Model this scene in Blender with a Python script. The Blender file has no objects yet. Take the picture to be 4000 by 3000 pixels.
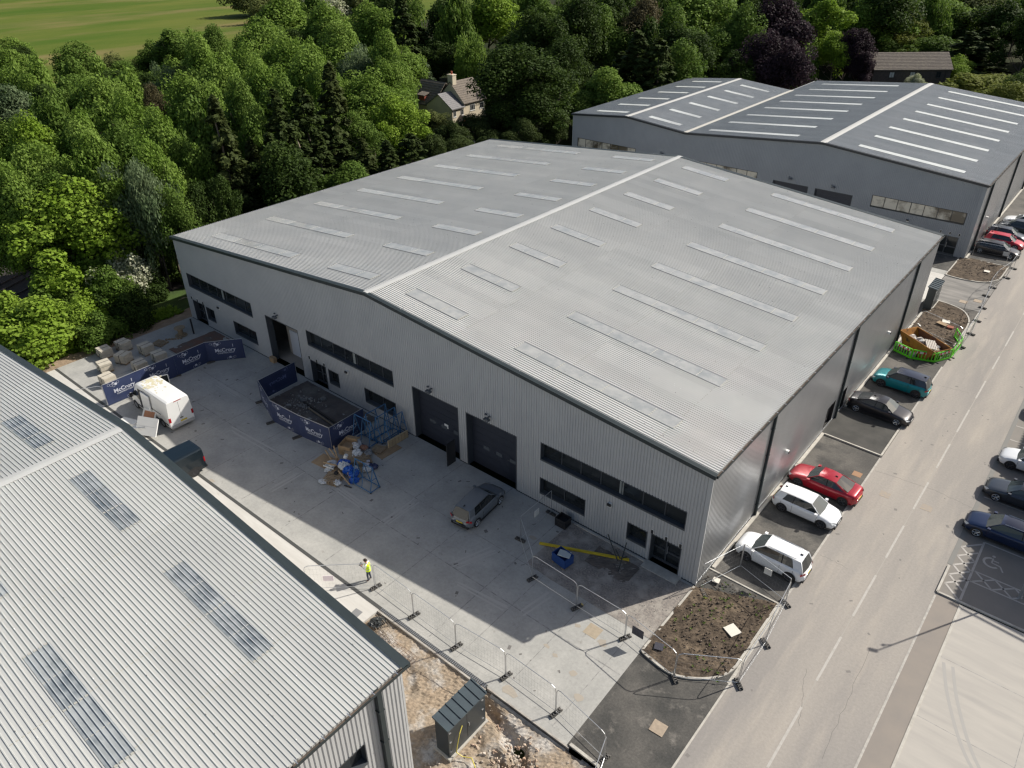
import bpy, math, random
import numpy as np
from mathutils import Vector, Matrix
R=math.radians
random.seed(7); rng=np.random.default_rng(7)
S=bpy.context.scene; COL=S.collection
# ------------------------------------------------------------ camera
CF,CYAW,CPIT,CROL=2948.5,0.695136,0.558884,-0.0045721
CP=Vector((11.9655,-31.2320,33.9296))
_fw=Vector((-math.sin(CYAW)*math.cos(CPIT),math.cos(CYAW)*math.cos(CPIT),-math.sin(CPIT)))
_rt=Vector((math.cos(CYAW),math.sin(CYAW),0)); _up=_rt.cross(_fw)
_r2=_rt*math.cos(CROL)+_up*math.sin(CROL); _u2=-_rt*math.sin(CROL)+_up*math.cos(CROL)
cam=bpy.data.cameras.new('camera'); co=bpy.data.objects.new('camera',cam); COL.objects.link(co)
m=Matrix((( _r2.x,_u2.x,-_fw.x,CP.x),(_r2.y,_u2.y,-_fw.y,CP.y),(_r2.z,_u2.z,-_fw.z,CP.z),(0,0,0,1)))
co.matrix_world=m; cam.sensor_fit='HORIZONTAL'; cam.sensor_width=36; cam.lens=CF/4000*36
cam.clip_end=2500; S.camera=co
def at(px,py,z=0.0):                       # survey helper: photo pixel (4000 wide) -> point at height z
    d=_fw+_r2*((px-2000)/CF)+_u2*((1500-py)/CF)
    t=(z-CP.z)/d.z
    return CP+d*t
# ------------------------------------------------------------ light
SD=Vector((5.39,9.47,8.42)).normalized()
el=math.asin(SD.z); az=math.atan2(SD.x,SD.y)
W=bpy.data.worlds.new('World'); S.world=W; W.use_nodes=True
nt=W.node_tree; bg=nt.nodes['Background']; sky=nt.nodes.new('ShaderNodeTexSky')
sky.sky_type='NISHITA'; sky.sun_disc=False; sky.sun_elevation=el; sky.sun_rotation=az
sky.air_density=1.0; sky.dust_density=2.5; sky.ozone_density=.7
nt.links.new(sky.outputs[0],bg.inputs[0]); bg.inputs[1].default_value=0.08
sl=bpy.data.lights.new('sun','SUN'); sl.energy=4.6; sl.angle=R(.53); sl.color=(1,.95,.865)
so=bpy.data.objects.new('sun',sl); COL.objects.link(so); so.rotation_euler=SD.to_track_quat('Z','Y').to_euler()
so.location=(60,100,90)
S.view_settings.view_transform='Standard'; S.view_settings.look='None'; S.view_settings.gamma=1
S.view_settings.exposure=0.38
S.cycles.pixel_filter_type='BLACKMAN_HARRIS'; S.cycles.filter_width=1.35
# ------------------------------------------------------------ materials
MATS={}
def mat(name,col,rough=.7,metal=0.0,col2=None,scale=1.0,bump=0.0,bscale=None,spec=.5,col3=None,scale3=.2,coat=0,
        stretch=None,thr=(.35,.65),thr3=(.5,.7),local=False,grain=0,gscale=14):
    if name in MATS: return MATS[name]
    M=bpy.data.materials.new(name); M.use_nodes=True; n=M.node_tree.nodes; L=M.node_tree.links
    b=n['Principled BSDF']; b.inputs['Roughness'].default_value=rough; b.inputs['Metallic'].default_value=metal
    b.inputs['Specular IOR Level'].default_value=spec; b.inputs['Base Color'].default_value=(*col,1)
    if coat: b.inputs['Coat Weight'].default_value=coat; b.inputs['Coat Roughness'].default_value=.05
    if local:
        tc=n.new('ShaderNodeTexCoord'); src=tc.outputs['Object']
    else:
        g=n.new('ShaderNodeNewGeometry'); src=g.outputs['Position']
    if stretch:
        mp=n.new('ShaderNodeMapping'); mp.inputs['Scale'].default_value=stretch; L.new(src,mp.inputs[0]); src=mp.outputs[0]
    def noise(sc,det=5,ro=.6):
        t=n.new('ShaderNodeTexNoise'); t.inputs['Scale'].default_value=sc; t.inputs['Detail'].default_value=det
        t.inputs['Roughness'].default_value=ro; L.new(src,t.inputs['Vector']); return t.outputs['Fac']
    def ramp(f,a,b_):
        r=n.new('ShaderNodeMapRange'); r.inputs[1].default_value=a; r.inputs[2].default_value=b_; L.new(f,r.inputs[0]); return r.outputs[0]
    def mix(f,A,B):
        x=n.new('ShaderNodeMix'); x.data_type='RGBA'; L.new(f,x.inputs[0])
        for i,v in ((6,A),(7,B)):
            if isinstance(v,tuple): x.inputs[i].default_value=(*v,1)
            else: L.new(v,x.inputs[i])
        return x.outputs[2]
    c=None
    if col2: c=mix(ramp(noise(scale),*thr),col,col2)
    if col3: c=mix(ramp(noise(scale3,4),*thr3),c if c is not None else col,col3)
    if grain:
        g2=n.new('ShaderNodeNewGeometry'); t=n.new('ShaderNodeTexNoise'); t.inputs['Scale'].default_value=gscale; t.inputs['Detail'].default_value=3; t.inputs['Roughness'].default_value=.8; L.new(g2.outputs['Position'],t.inputs['Vector'])
        r=n.new('ShaderNodeMapRange'); r.inputs[1].default_value=.3; r.inputs[2].default_value=.7; r.inputs[3].default_value=1-grain; r.inputs[4].default_value=1+grain; L.new(t.outputs['Fac'],r.inputs[0])
        vm=n.new('ShaderNodeVectorMath'); vm.operation='SCALE'; L.new(r.outputs[0],vm.inputs['Scale'])
        if c is not None: L.new(c,vm.inputs[0])
        else: vm.inputs[0].default_value=col
        c=vm.outputs[0]
    if c is not None: L.new(c,b.inputs['Base Color'])
    if bump:
        bp=n.new('ShaderNodeBump'); bp.inputs['Strength'].default_value=1; bp.inputs['Distance'].default_value=bump
        L.new(noise(bscale or scale*3,6),bp.inputs['Height']); L.new(bp.outputs[0],b.inputs['Normal'])
    MATS[name]=M; return M
def leafmat(name,c1,c2):
    M=bpy.data.materials.new(name); M.use_nodes=True; n=M.node_tree.nodes; L=M.node_tree.links
    b=n['Principled BSDF']; b.inputs['Roughness'].default_value=.7; b.inputs['Specular IOR Level'].default_value=.15
    g=n.new('ShaderNodeNewGeometry'); t=n.new('ShaderNodeTexNoise'); t.inputs['Scale'].default_value=.28; t.inputs['Detail'].default_value=4
    L.new(g.outputs['Position'],t.inputs[0]); r=n.new('ShaderNodeMapRange'); r.inputs[1].default_value=.35; r.inputs[2].default_value=.65
    t2=n.new('ShaderNodeTexNoise'); t2.inputs['Scale'].default_value=6; t2.inputs['Detail'].default_value=2; L.new(g.outputs['Position'],t2.inputs[0])
    ad=n.new('ShaderNodeMath'); ad.operation='ADD'; L.new(t.outputs['Fac'],ad.inputs[0]); 
    su=n.new('ShaderNodeMath'); su.operation='SUBTRACT'; L.new(t2.outputs['Fac'],su.inputs[0]); su.inputs[1].default_value=.5
    L.new(su.outputs[0],ad.inputs[1]); L.new(ad.outputs[0],r.inputs[0])
    x=n.new('ShaderNodeMix'); x.data_type='RGBA'; x.inputs[6].default_value=(*c1,1); x.inputs[7].default_value=(*c2,1); L.new(r.outputs[0],x.inputs[0])
    L.new(x.outputs[2],b.inputs['Base Color'])
    tr=n.new('ShaderNodeBsdfTranslucent'); L.new(x.outputs[2],tr.inputs[0]); ms=n.new('ShaderNodeMixShader'); ms.inputs[0].default_value=.36
    L.new(b.outputs[0],ms.inputs[1]); L.new(tr.outputs[0],ms.inputs[2]); L.new(ms.outputs[0],n['Material Output'].inputs['Surface'])
    MATS[name]=M; return M
roofm=mat('roof_sheet',(.62,.61,.575),.45,0.0,(.57,.565,.535),.35,col3=(.51,.505,.47),scale3=1.7,thr3=(.70,.80),spec=.5)
roofb=mat('roof_sheet_rear_shaded',(.34,.35,.35),.45,0.0,(.31,.32,.32),.3,spec=.5)  # left slopes of the rear roof, shade put into the darker colour
ridgem=mat('ridge_flashing',(.50,.50,.48),.45,0,(.46,.46,.44),.5)
wallm=mat('wall_cladding',(.465,.47,.465),.5,0,(.42,.425,.425),.4,spec=.35)
sidem=mat('silver_cladding',(.47,.48,.49),.33,.6,(.43,.44,.45),.5,bump=.0015,bscale=.9)
trim=mat('dark_trim',(.034,.045,.048),.5,0,(.028,.037,.040),1.5,spec=.3)
framem=mat('window_frame_grey',(.062,.070,.080),.45)
glass=mat('window_glass',(.022,.026,.028),.06,0,spec=.7)
glassw=mat('glass_painted_reflections',(.62,.58,.48),.15,0,(.10,.085,.06),.30,thr=(.42,.54))  # cream and brown reflections, with blinds, put into the glass colour
skyl=mat('rooflight_sheet',(.33,.335,.325),.2,0,(.40,.40,.38),1.4,col3=(.27,.285,.285),scale3=.9,thr3=(.45,.7),spec=.75)
skyln=mat('rooflight_sheet_dark',(.26,.28,.285),.25,0,(.37,.39,.395),1.2,col3=(.12,.145,.165),scale3=.9,thr3=(.45,.7),spec=.6)
skylb=mat('rooflight_sheet_painted_sheen',(.58,.60,.57),.35,0,(.50,.52,.50),1.0)  # rear rooflights, glancing sky sheen put into the pale colour
skylend=mat('rooflight_fixing_strip',(.42,.41,.36),.6)
doorm=mat('roller_door_panel',(.030,.036,.052),.45,0,(.026,.031,.045),2)
white=mat('white_paint',(.75,.75,.73),.5,0,(.62,.61,.56),1.3)
lineM=mat('road_paint',(.43,.405,.37),.8,0,(.36,.335,.30),3.0,thr=(.45,.7))
fadeM=mat('worn_road_paint',(.44,.415,.37),.8,0,(.34,.32,.29),4.0,thr=(.4,.62))
conc=mat('yard_concrete',grain=.10,gscale=5,col=(.405,.395,.365),rough=.85,metal=0,col2=(.325,.32,.298),scale=.55,col3=(.26,.25,.225),scale3=1.9,thr3=(.62,.78),bump=.002,bscale=30)
concn=mat('fresh_concrete',(.56,.54,.50),.85,0,(.49,.47,.43),.5,col3=(.42,.34,.26),scale3=.9,thr3=(.64,.8),bump=.004,bscale=12,stretch=(1,5,1))
concj=mat('concrete_joint',(.22,.215,.205),.9,0,(.36,.35,.33),3,thr=(.4,.6))
kerbm=mat('kerb_concrete',(.50,.475,.42),.85,0,(.38,.355,.31),2.2)
roadm=mat('road_asphalt',grain=.09,gscale=7,col=(.345,.315,.278),rough=.9,metal=0,col2=(.265,.247,.228),scale=.30,col3=(.39,.35,.30),scale3=.9,thr3=(.5,.8),bump=.0025,bscale=60,stretch=(1,.13,1),thr=(.35,.65),spec=.3)
asph=mat('dark_asphalt',grain=.25,gscale=9,col=(.062,.061,.057),rough=.9,metal=0,col2=(.115,.108,.097),scale=.45,spec=.25,col3=(.19,.175,.155),scale3=1.1,thr3=(.58,.74),bump=.004,bscale=45,thr=(.38,.62))
asphb=mat('parking_asphalt',grain=.2,gscale=9,col=(.085,.081,.075),rough=.9,metal=0,col2=(.145,.135,.12),scale=.4,spec=.25,col3=(.062,.061,.058),scale3=.35,thr3=(.5,.62),bump=.004,bscale=45)
asphr=mat('pale_asphalt',(.235,.215,.19),.9,0,(.20,.185,.165),.4,bump=.003,bscale=45)
gravel=mat('crushed_stone',(.30,.265,.23),.95,0,(.17,.155,.145),9,bump=.02,bscale=25,col3=(.36,.33,.29),scale3=1.2,thr3=(.45,.65))
dirt=mat('ochre_soil',grain=.3,gscale=6,col=(.33,.255,.18),rough=.95,metal=0,col2=(.26,.21,.155),scale=1.1,bump=.03,bscale=9,col3=(.42,.39,.35),scale3=.6,thr3=(.5,.62))
soil=mat('bed_topsoil',grain=.45,gscale=5,col=(.060,.046,.034),rough=.95,metal=0,col2=(.120,.092,.066),scale=2.0,bump=.03,bscale=10,spec=.2,col3=(.19,.145,.10),scale3=.6,thr3=(.55,.75))
redsoil=mat('reddish_soil',(.20,.10,.07),.95,0,(.15,.12,.10),1.0,bump=.02,bscale=10)
floorm=mat('woodland_floor',(.018,.024,.008),.95,0,(.028,.036,.012),.25,spec=.1,col3=(.035,.028,.016),scale3=.12,bump=.05,bscale=3)
meadow=mat('meadow_grass',(.058,.105,.010),.95,0,(.115,.135,.024),.030,spec=.1,col3=(.175,.15,.055),scale3=.022,thr3=(.50,.66),stretch=(1.2,.4,1),bump=.1,bscale=.8)
lawn=mat('lawn_grass',(.13,.25,.02),.9,0,(.16,.28,.035),.6,bump=.02,bscale=8)
steel=mat('galvanised_steel',(.55,.56,.57),.35,.8)
blkrub=mat('recycled_rubber',(.07,.07,.065),.85,0,(.13,.12,.11),3)
tyrem=mat('tyre_rubber',(.018,.018,.019),.8)
rimm=mat('alloy_rim',(.42,.43,.44),.3,.8)
rimd=mat('black_alloy_rim',(.05,.05,.055),.35,.5)
carglass=mat('car_glass',(.015,.02,.022),.04,0,spec=.8)
cargl2=mat('sunlit_windscreen',(.05,.065,.065),.05,0,spec=.9)  # lighter copy of the car glass, sunlight put into the colour
blk=mat('black_plastic',(.02,.02,.022),.5)
lampw=mat('headlight_lens',(.6,.62,.62),.1,.2)
redl=mat('tail_light_lens',(.35,.01,.015),.15)
plate=mat('number_plate_yellow',(.65,.50,.06),.5)
platew=mat('number_plate_white',(.7,.7,.68),.5)
wood=mat('pallet_wood',(.36,.27,.17),.8,0,(.26,.19,.12),3,local=True)
ply=mat('plywood',(.34,.24,.14),.8,0,(.27,.19,.11),2)
card=mat('cardboard',(.42,.29,.16),.8,0,(.35,.24,.14),3)
stone=mat('stone_flags',(.55,.50,.41),.85,0,(.46,.42,.34),2.5,bump=.004,bscale=15)
navy=mat('navy_banner',(.034,.048,.115),.5,0,(.028,.040,.095),.8,bump=.02,bscale=1.5)
bwhite=mat('banner_print_white',(.55,.57,.64),.5)
bpale=mat('banner_print_showthrough',(.12,.15,.28),.6)
bluem=mat('blue_steel_frame',(.035,.13,.28),.5,0,(.03,.10,.20),4)
bluebag=mat('blue_plastic_bag',(.01,.09,.42),.35,bump=.03,bscale=7)
whitebag=mat('white_plastic_sheet',(.62,.64,.64),.4,0,(.5,.51,.52),3,bump=.05,bscale=6)
yelp=mat('yellow_painted_timber',(.62,.46,.03),.6)
skipm=mat('skip_orange_paint',(.36,.16,.018),.6,0,(.27,.105,.014),1.4,col3=(.06,.028,.014),scale3=1.3,thr3=(.56,.64))
rust=mat('rusty_steel',(.17,.075,.035),.85,0,(.11,.05,.03),3)
greenp=mat('lime_green_plastic',(.13,.62,.02),.4)
redp=mat('red_reflective',(.55,.03,.02),.4)
cabm=mat('cabinet_anthracite',(.030,.038,.042),.35,0,(.035,.043,.048),2)
plaster=mat('plasterboard',(.62,.58,.52),.85,0,(.50,.45,.40),4)
stonewall=mat('barn_stone_wall',(.085,.07,.06),.9,0,(.055,.046,.042),3,bump=.03,bscale=5)
stoneroof=mat('stone_slate_roof',(.19,.16,.125),.9,0,(.12,.10,.085),1.8,bump=.06,bscale=4,stretch=(1,1,3))
cream=mat('cream_render',(.62,.54,.40),.85,0,(.55,.48,.36),1)
slate=mat('grey_slate_roof',(.21,.20,.20),.7,0,(.17,.165,.165),2,bump=.02,bscale=6)
brickr=mat('red_tile_hanging',(.38,.10,.06),.85)
hiviz=mat('hi_vis_yellow',(.72,.95,.02),.6)
hivs=mat('reflective_tape',(.60,.66,.45),.4)
skin=mat('skin',(.52,.30,.22),.6); hairm=mat('dark_hair',(.03,.018,.012),.7)
shirt=mat('white_shirt',(.75,.75,.76),.8); jeans=mat('dark_jeans',(.045,.055,.08),.85); shoe=mat('brown_shoes',(.12,.05,.03),.6)
bark=mat('tree_bark',(.14,.11,.085),.9,0,(.09,.075,.06),3,bump=.02,bscale=8)
barkp=mat('pale_dead_branch',(.36,.30,.23),.9)
manh=mat('manhole_cover',(.40,.32,.235),.8,0,(.30,.24,.18),5,bump=.006,bscale=30)
cream2=mat('pale_cover',(.66,.62,.54),.7)
grate=mat('drain_grating',(.09,.09,.085),.6,.3)
track=mat('rail_steel',(.16,.13,.11),.5,.4); ballast=mat('rail_ballast',(.055,.045,.038),.95,0,(.035,.03,.026),2)
LM={'light':leafmat('leaves_light_green',(.115,.195,.024),(.195,.285,.055)),
 'bright':leafmat('leaves_yellow_green',(.155,.25,.020),(.24,.345,.048)),
 'mid':leafmat('leaves_mid_green',(.080,.142,.020),(.135,.205,.038)),
 'dark':leafmat('leaves_dark_green_and_shade',(.030,.055,.010),(.060,.098,.018)),  # dark foliage, deepened to put woodland shade into the colour
 'blue':leafmat('leaves_grey_green',(.105,.155,.070),(.165,.215,.11)),
 'olive':leafmat('leaves_olive',(.095,.120,.034),(.15,.17,.055)),
 'copper':leafmat('leaves_copper_purple',(.024,.015,.020),(.050,.032,.042)),
 'brown':leafmat('leaves_brown',(.075,.065,.030),(.115,.10,.05)),
 'conifer':leafmat('needles_dark_green',(.034,.055,.014),(.070,.098,.026)),
 'conifer2':leafmat('needles_olive_brown',(.048,.066,.018),(.085,.108,.032)),
 'gold':leafmat('leaves_golden_green',(.13,.165,.024),(.22,.24,.05)),
 'cream':leafmat('leaves_with_cream_blossom',(.30,.34,.18),(.60,.60,.46))}
# ------------------------------------------------------------ mesh builder
class MB:
    def __init__(s): s.v=[];s.f=[];s.mi=[];s.m=[]
    def _m(s,m):
        if m is None: return 0
        if m not in s.m: s.m.append(m)
        return s.m.index(m)
    def poly(s,pts,m=None):
        b=len(s.v); s.v+= [tuple(p) for p in pts]; s.f.append(tuple(range(b,b+len(pts)))); s.mi.append(s._m(m))
    def mesh(s,vs,fs,m=None):
        b=len(s.v); s.v+=[tuple(p) for p in vs]; k=s._m(m)
        for f in fs: s.f.append(tuple(i+b for i in f)); s.mi.append(k)
    def hexa(s,a,m=None):   # 8 pts: bottom 4 ccw, top 4
        s.mesh(a,[(3,2,1,0),(4,5,6,7),(0,1,5,4),(1,2,6,5),(2,3,7,6),(3,0,4,7)],m)
    def box(s,x0,y0,z0,x1,y1,z1,m=None):
        x0,x1=sorted((x0,x1));y0,y1=sorted((y0,y1));z0,z1=sorted((z0,z1))
        s.hexa([(x0,y0,z0),(x1,y0,z0),(x1,y1,z0),(x0,y1,z0),(x0,y0,z1),(x1,y0,z1),(x1,y1,z1),(x0,y1,z1)],m)
    def obox(s,c,h,rot,m=None):  # centre, half sizes, rotation (Matrix 3x3 or euler z)
        if not isinstance(rot,Matrix): rot=Matrix.Rotation(rot,3,'Z')
        c=Vector(c); P=[]
        for z in (-1,1):
            for x,y in ((-1,-1),(1,-1),(1,1),(-1,1)): P.append(c+rot@Vector((x*h[0],y*h[1],z*h[2])))
        s.hexa(P,m)
    def pbox(s,P,u0,u1,d0,d1,z0,z1,m=None):
        u0,u1=sorted((u0,u1));d0,d1=sorted((d0,d1));z0,z1=sorted((z0,z1))
        s.hexa([P(u0,d0,z0),P(u1,d0,z0),P(u1,d1,z0),P(u0,d1,z0),P(u0,d0,z1),P(u1,d0,z1),P(u1,d1,z1),P(u0,d1,z1)],m)
    def prism(s,poly,z0,z1,m=None):
        n=len(poly); a=sum(poly[i][0]*poly[(i+1)%n][1]-poly[(i+1)%n][0]*poly[i][1] for i in range(n))
        if a<0: poly=poly[::-1]
        vs=[(x,y,z0) for x,y in poly]+[(x,y,z1) for x,y in poly]
        s.mesh(vs,[tuple(range(n))[::-1],tuple(range(n,2*n))]+[(i,(i+1)%n,(i+1)%n+n,i+n) for i in range(n)],m)
    def tube(s,p0,p1,r,n=6,m=None,r1=None,cap=True):
        p0=Vector(p0);p1=Vector(p1);d=p1-p0
        if d.length<1e-6: return
        d.normalize(); a=Vector((0,0,1)) if abs(d.z)<.9 else Vector((1,0,0)); u=d.cross(a).normalized(); w=d.cross(u)
        r1=r if r1 is None else r1; vs=[]
        for p,q in ((p0,r),(p1,r1)):
            for i in range(n): t=2*math.pi*i/n; vs.append(p+u*(q*math.cos(t))+w*(q*math.sin(t)))
        fs=[(i,i+n,(i+1)%n+n,(i+1)%n) for i in range(n)]
        if cap: fs+=[tuple(range(n)),tuple(range(n,2*n))[::-1]]
        s.mesh(vs,fs,m)
    def path(s,pts,r,n=6,m=None):
        for a,b in zip(pts[:-1],pts[1:]): s.tube(a,b,r,n,m)
    def build(s,name,material=None,parent=None,smooth=False,loc=None,rot=None):
        me=bpy.data.meshes.new(name); me.from_pydata(s.v,[],s.f)
        if material is not None and not s.m: me.materials.append(material)
        for m_ in s.m: me.materials.append(m_)
        if s.m: me.polygons.foreach_set('material_index',s.mi)
        if smooth: me.polygons.foreach_set('use_smooth',[True]*len(me.polygons))
        me.update()
        o=bpy.data.objects.new(name,me); COL.objects.link(o)
        if parent is not None: o.parent=parent
        if loc is not None: o.location=loc
        if rot is not None: o.rotation_euler=rot if isinstance(rot,(tuple,Vector)) else (0,0,rot)
        return o
def tag(o,label=None,cat=None,group=None,kind=None):
    if label: o['label']=label
    if cat: o['category']=cat
    if group: o['group']=group
    if kind: o['kind']=kind
    return o
def thing(name,loc,label,cat,group=None,rz=0):
    o=bpy.data.objects.new(name,None); COL.objects.link(o); o.location=loc; o.rotation_euler=(0,0,rz); o.empty_display_size=.2
    return tag(o,label,cat,group)
def copy_tree(o,parent=None):
    c=o.copy(); COL.objects.link(c); c.parent=parent
    for ch in list(o.children): copy_tree(ch,c)
    return c
ORD=['first','second','third','fourth','fifth','sixth','seventh','eighth','ninth','tenth']
# ------------------------------------------------------------ setting: ground sheets
def sheet(name,polys,m,z=0.0,kind='structure',label=None):
    b=MB()
    for p in polys:
        n=len(p); a=sum(p[i][0]*p[(i+1)%n][1]-p[(i+1)%n][0]*p[i][1] for i in range(n))
        b.poly([(x,y,z) for x,y in (p if a>0 else p[::-1])])
    o=b.build(name,m); tag(o,label,kind=kind); return o
def rect(x0,y0,x1,y1): return [(x0,y0),(x1,y0),(x1,y1),(x0,y1)]
sheet('ground',[rect(-1500,-500,900,1800)],floorm,-.75)
sheet('field',[[(-700,30),(-185,42),(-190,78),(-203,125),(-215,190),(-300,420),(-900,900)]],meadow,-.70)
sheet('lawn',[rect(-104,74,-93,86),rect(-90,100,-80,112)],lawn,-.70)
sheet('garden_path',[[(-83,66),(-78,62),(-76,66),(-81,71)]],kerbm,-.69)
b=MB(); b.box(-55.45,-13.08,-.4,.12,.0,0); b.build('yard',conc)['kind']='structure'
# joints, dusty bands
b=MB()
for y,w in ((-5.05,.05),(-8.1,.06)): b.box(-51,y-w/2,0,-.05,y+w/2,.004)
for x in np.arange(-50.2,-9,4.52): b.box(x-.03,-12.7,0,x+.03,-8.14,.004); b.box(x-.03,-8.06,0,x+.03,-5.08,.004); b.box(x-.03,-5.02,0,x+.03,-.05,.004)
for x in (-7.4,-4.2,-1.0): b.box(x-.02,-12.7,0,x+.02,-8.14,.004); b.box(x-.02,-8.06,0,x+.02,-5.15,.004)
b.build('yard_joint',concj)['kind']='structure'
b=MB(); rr=random.Random(3)
for x,y,l,a in ((-18.3,-6.6,3.0,1.57),(-11.6,-6.7,3.2,1.2),(-33,-8.3,5,.05),(-22,-7.9,4,-.03),(-9.3,-8.6,4,.1),(-6.4,-7,2.6,1.4),(-40.8,-5.4,4,0),(-26.9,-9.6,2.6,1.55)):
    for k in range(5):
        b.obox((x+rr.uniform(-.3,.3),y+rr.uniform(-.25,.25),.0045+k*.0006),(l*rr.uniform(.3,.5),rr.uniform(.02,.07),.0005),a+rr.uniform(-.03,.03))
b.build('yard_dust_mark',mat('pale_dust',(.43,.415,.385),.9))['kind']='structure'
b=MB()
for k in range(150):
    x=rr.uniform(-50,-1); y=rr.uniform(-12.5,-1); s=rr.uniform(.03,.14)
    b.obox((x,y,.0042),(s,s*rr.uniform(.2,.8),.0006),rr.uniform(0,3))
b.build('yard_stain',mat('dark_oil_stain',(.16,.15,.14),.8))['kind']='structure'
b=MB()
for x,y,s in ((-3.6,-6.9,.22),(-1.9,-7.0,.35),(-4.1,-9.1,.2),(-3.4,-9.3,.18),(-2.0,-9.6,.25),(-5.4,-4.9,.2),(-9.9,-3,.3),(-.9,-10.6,.3),(-3.9,-12.5,.5),(-30.9,-12.9,.3)):
    n=9; b.prism([(x+s*rr.uniform(.6,1.2)*math.cos(i*6.283/n),y+s*.7*rr.uniform(.6,1.2)*math.sin(i*6.283/n)) for i in range(n)],.0045,.0052)
b.build('yard_mud_mark',mat('dried_mud',(.36,.32,.265),.95))['kind']='structure'
# near strip beyond the channel drain
b=MB(); b.box(-55.4,-19,-.4,-13.1,-13.2,-.004); b.build('pavement',concn)['kind']='structure'
b=MB(); b.box(-55.4,-13.2,-.3,-4.95,-12.98,.006,grate)
for x in np.arange(-13,-5,.12): b.box(x,-13.19,.0,x+.03,-12.99,.010,steel)
tag(b.build('drain_channel'),'narrow slotted drain channel along the near edge of the concrete yard','drain')
b=MB(); b.box(-13.1,-13.32,-.4,-4.9,-13.205,-.01); b.box(-4.9,-13.16,-.4,.3,-13.085,.02); 
b.build('yard_edging',mat('edging_concrete',(.46,.43,.38),.85,0,(.30,.27,.24),2))['kind']='structure'
sheet('back_yard',[rect(-56,45.0,-.45,64.2)],conc,0.0)
sheet('back_concrete_strip',[[(-9,45.3),(-.75,45.3),(-.75,50),(-.45,50),(-.45,57.9),(-9,57.9)]],concn,.004)
sheet('back_pavement',[rect(-12,59.2,-.5,64.1)],asph,.004)
sheet('gravel_area',[[(-8.85,-.25),(.0,-.25),(.0,-5.12),(-6.9,-5.12),(-8.85,-4.95)]],gravel,.012)
b=MB(); b.box(-8.6,-.33,0,-3.3,-.2,.09); b.box(-3.3,-.75,0,-.9,-.03,.07); b.build('footing',kerbm)['kind']='structure'
# roads and parking
sheet('road',[[(4.6,-70),(11.2,-70),(11.2,230),(4.6,230)]],roadm,0.0)
sheet('apron',[[(.12,-13.1),(2.03,-13.0),(3.4,-14),(4.6,-16),(4.6,1.9),(.0,1.9),(.0,-5.5),(.12,-12.8)]],asph,.002)
sheet('dark_splay',[[(-.5,1.7),(4.6,1.7),(4.6,19.8),(-.5,19.8)]],asphb,.006)
sheet('parking_bay',[[(-.4,19.8),(4.6,19.8),(4.6,110),(-.4,110)]],asphb,.006)
sheet('dark_bay',[rect(.1,20.0,4.45,24.5)],mat('fresh_dark_asphalt',(.058,.057,.053),.9,0,(.085,.082,.075),.6,spec=.25,bump=.004,bscale=45),.010)
sheet('far_crossing',[rect(-.4,50.3,4.55,58.2)],mat('streaked_asphalt',(.15,.145,.135),.9,0,(.26,.245,.225),.5,stretch=(.5,2.5,1),bump=.003,bscale=40),.012)
sheet('right_parking',[rect(11.2,8.6,60,200)],asphr,.002)
sheet('right_strip',[rect(11.2,-70,12.5,8.6)],mat('strip_asphalt',(.27,.235,.20),.9,0,(.235,.21,.185),.5,bump=.003,bscale=40),.002)
sheet('right_yard',[rect(12.5,-70,60,8.35)],mat('brushed_yard_concrete',(.435,.405,.36),.9,0,(.38,.355,.32),1.0,stretch=(.25,1.6,1),col3=(.32,.305,.28),scale3=.25,thr3=(.56,.7),bump=.003,bscale=20),.006)
def curve(pts,n=8):
    out=[]
    for i in range(len(pts)-1):
        p0=Vector(pts[max(i-1,0)]);p1=Vector(pts[i]);p2=Vector(pts[i+1]);p3=Vector(pts[min(i+2,len(pts)-1)])
        for k in range(n):
            t=k/n; out.append(.5*((2*p1)+(-p0+p2)*t+(2*p0-5*p1+4*p2-p3)*t*t+(-p0+3*p1-3*p2+p3)*t**3))
    out.append(Vector(pts[-1])); return out
def kerb(name,pts,w=.13,h=.1,m=kerbm,z=0.0):
    b=MB(); pts=[Vector((p[0],p[1])) for p in pts]; L=[];Rr=[]
    for i,p in enumerate(pts):
        d=(pts[min(i+1,len(pts)-1)]-pts[max(i-1,0)]).normalized(); n=Vector((-d.y,d.x)); L.append(p+n*w/2);Rr.append(p-n*w/2)
    for i in range(len(pts)-1):
        b.hexa([(Rr[i].x,Rr[i].y,z),(Rr[i+1].x,Rr[i+1].y,z),(L[i+1].x,L[i+1].y,z),(L[i].x,L[i].y,z)]+[(Rr[i].x,Rr[i].y,z+h),(Rr[i+1].x,Rr[i+1].y,z+h),(L[i+1].x,L[i+1].y,z+h),(L[i].x,L[i].y,z+h)])
    o=b.build(name,m); o['kind']='structure'; return o
nb=[(.05,-.2),(.05,-6.1)]+[tuple(p) for p in curve([(.05,-6.12),(1.2,-6.35),(2.3,-6.3),(3.43,-5.6),(4.15,-4.75),(4.42,-3.8)],6)][1:]+[(4.42,1.7)]
kerb('kerb',nb); kerb('kerb',[(.05,1.75),(4.45,1.75)],.10,.05); kerb('kerb',[(.2,1.9),(.2,19.95)],.22,.12); kerb('kerb',[(.3,19.95),(4.5,19.85)],.12,.12)
kerb('kerb',[(4.55,1.8),(4.55,19.6)],.12,.012,fadeM); kerb('kerb',[(4.5,19.9),(4.5,24.3)],.13,.07); kerb('kerb',[(4.55,24.4),(4.55,36.5)],.12,.012,fadeM)
kerb('kerb',[(.2,24.8),(.2,46.5)],.2,.12); kerb('kerb',[(4.62,-70),(4.62,1.8)],.1,.012,kerbm)
b2=[(.1,41.0),(4.4,41.0),(4.42,45.5)]+[tuple(p) for p in curve([(4.42,45.6),(4.2,47.6),(3.3,49.4),(1.9,50.15),(.3,50.4)],6)]
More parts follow.
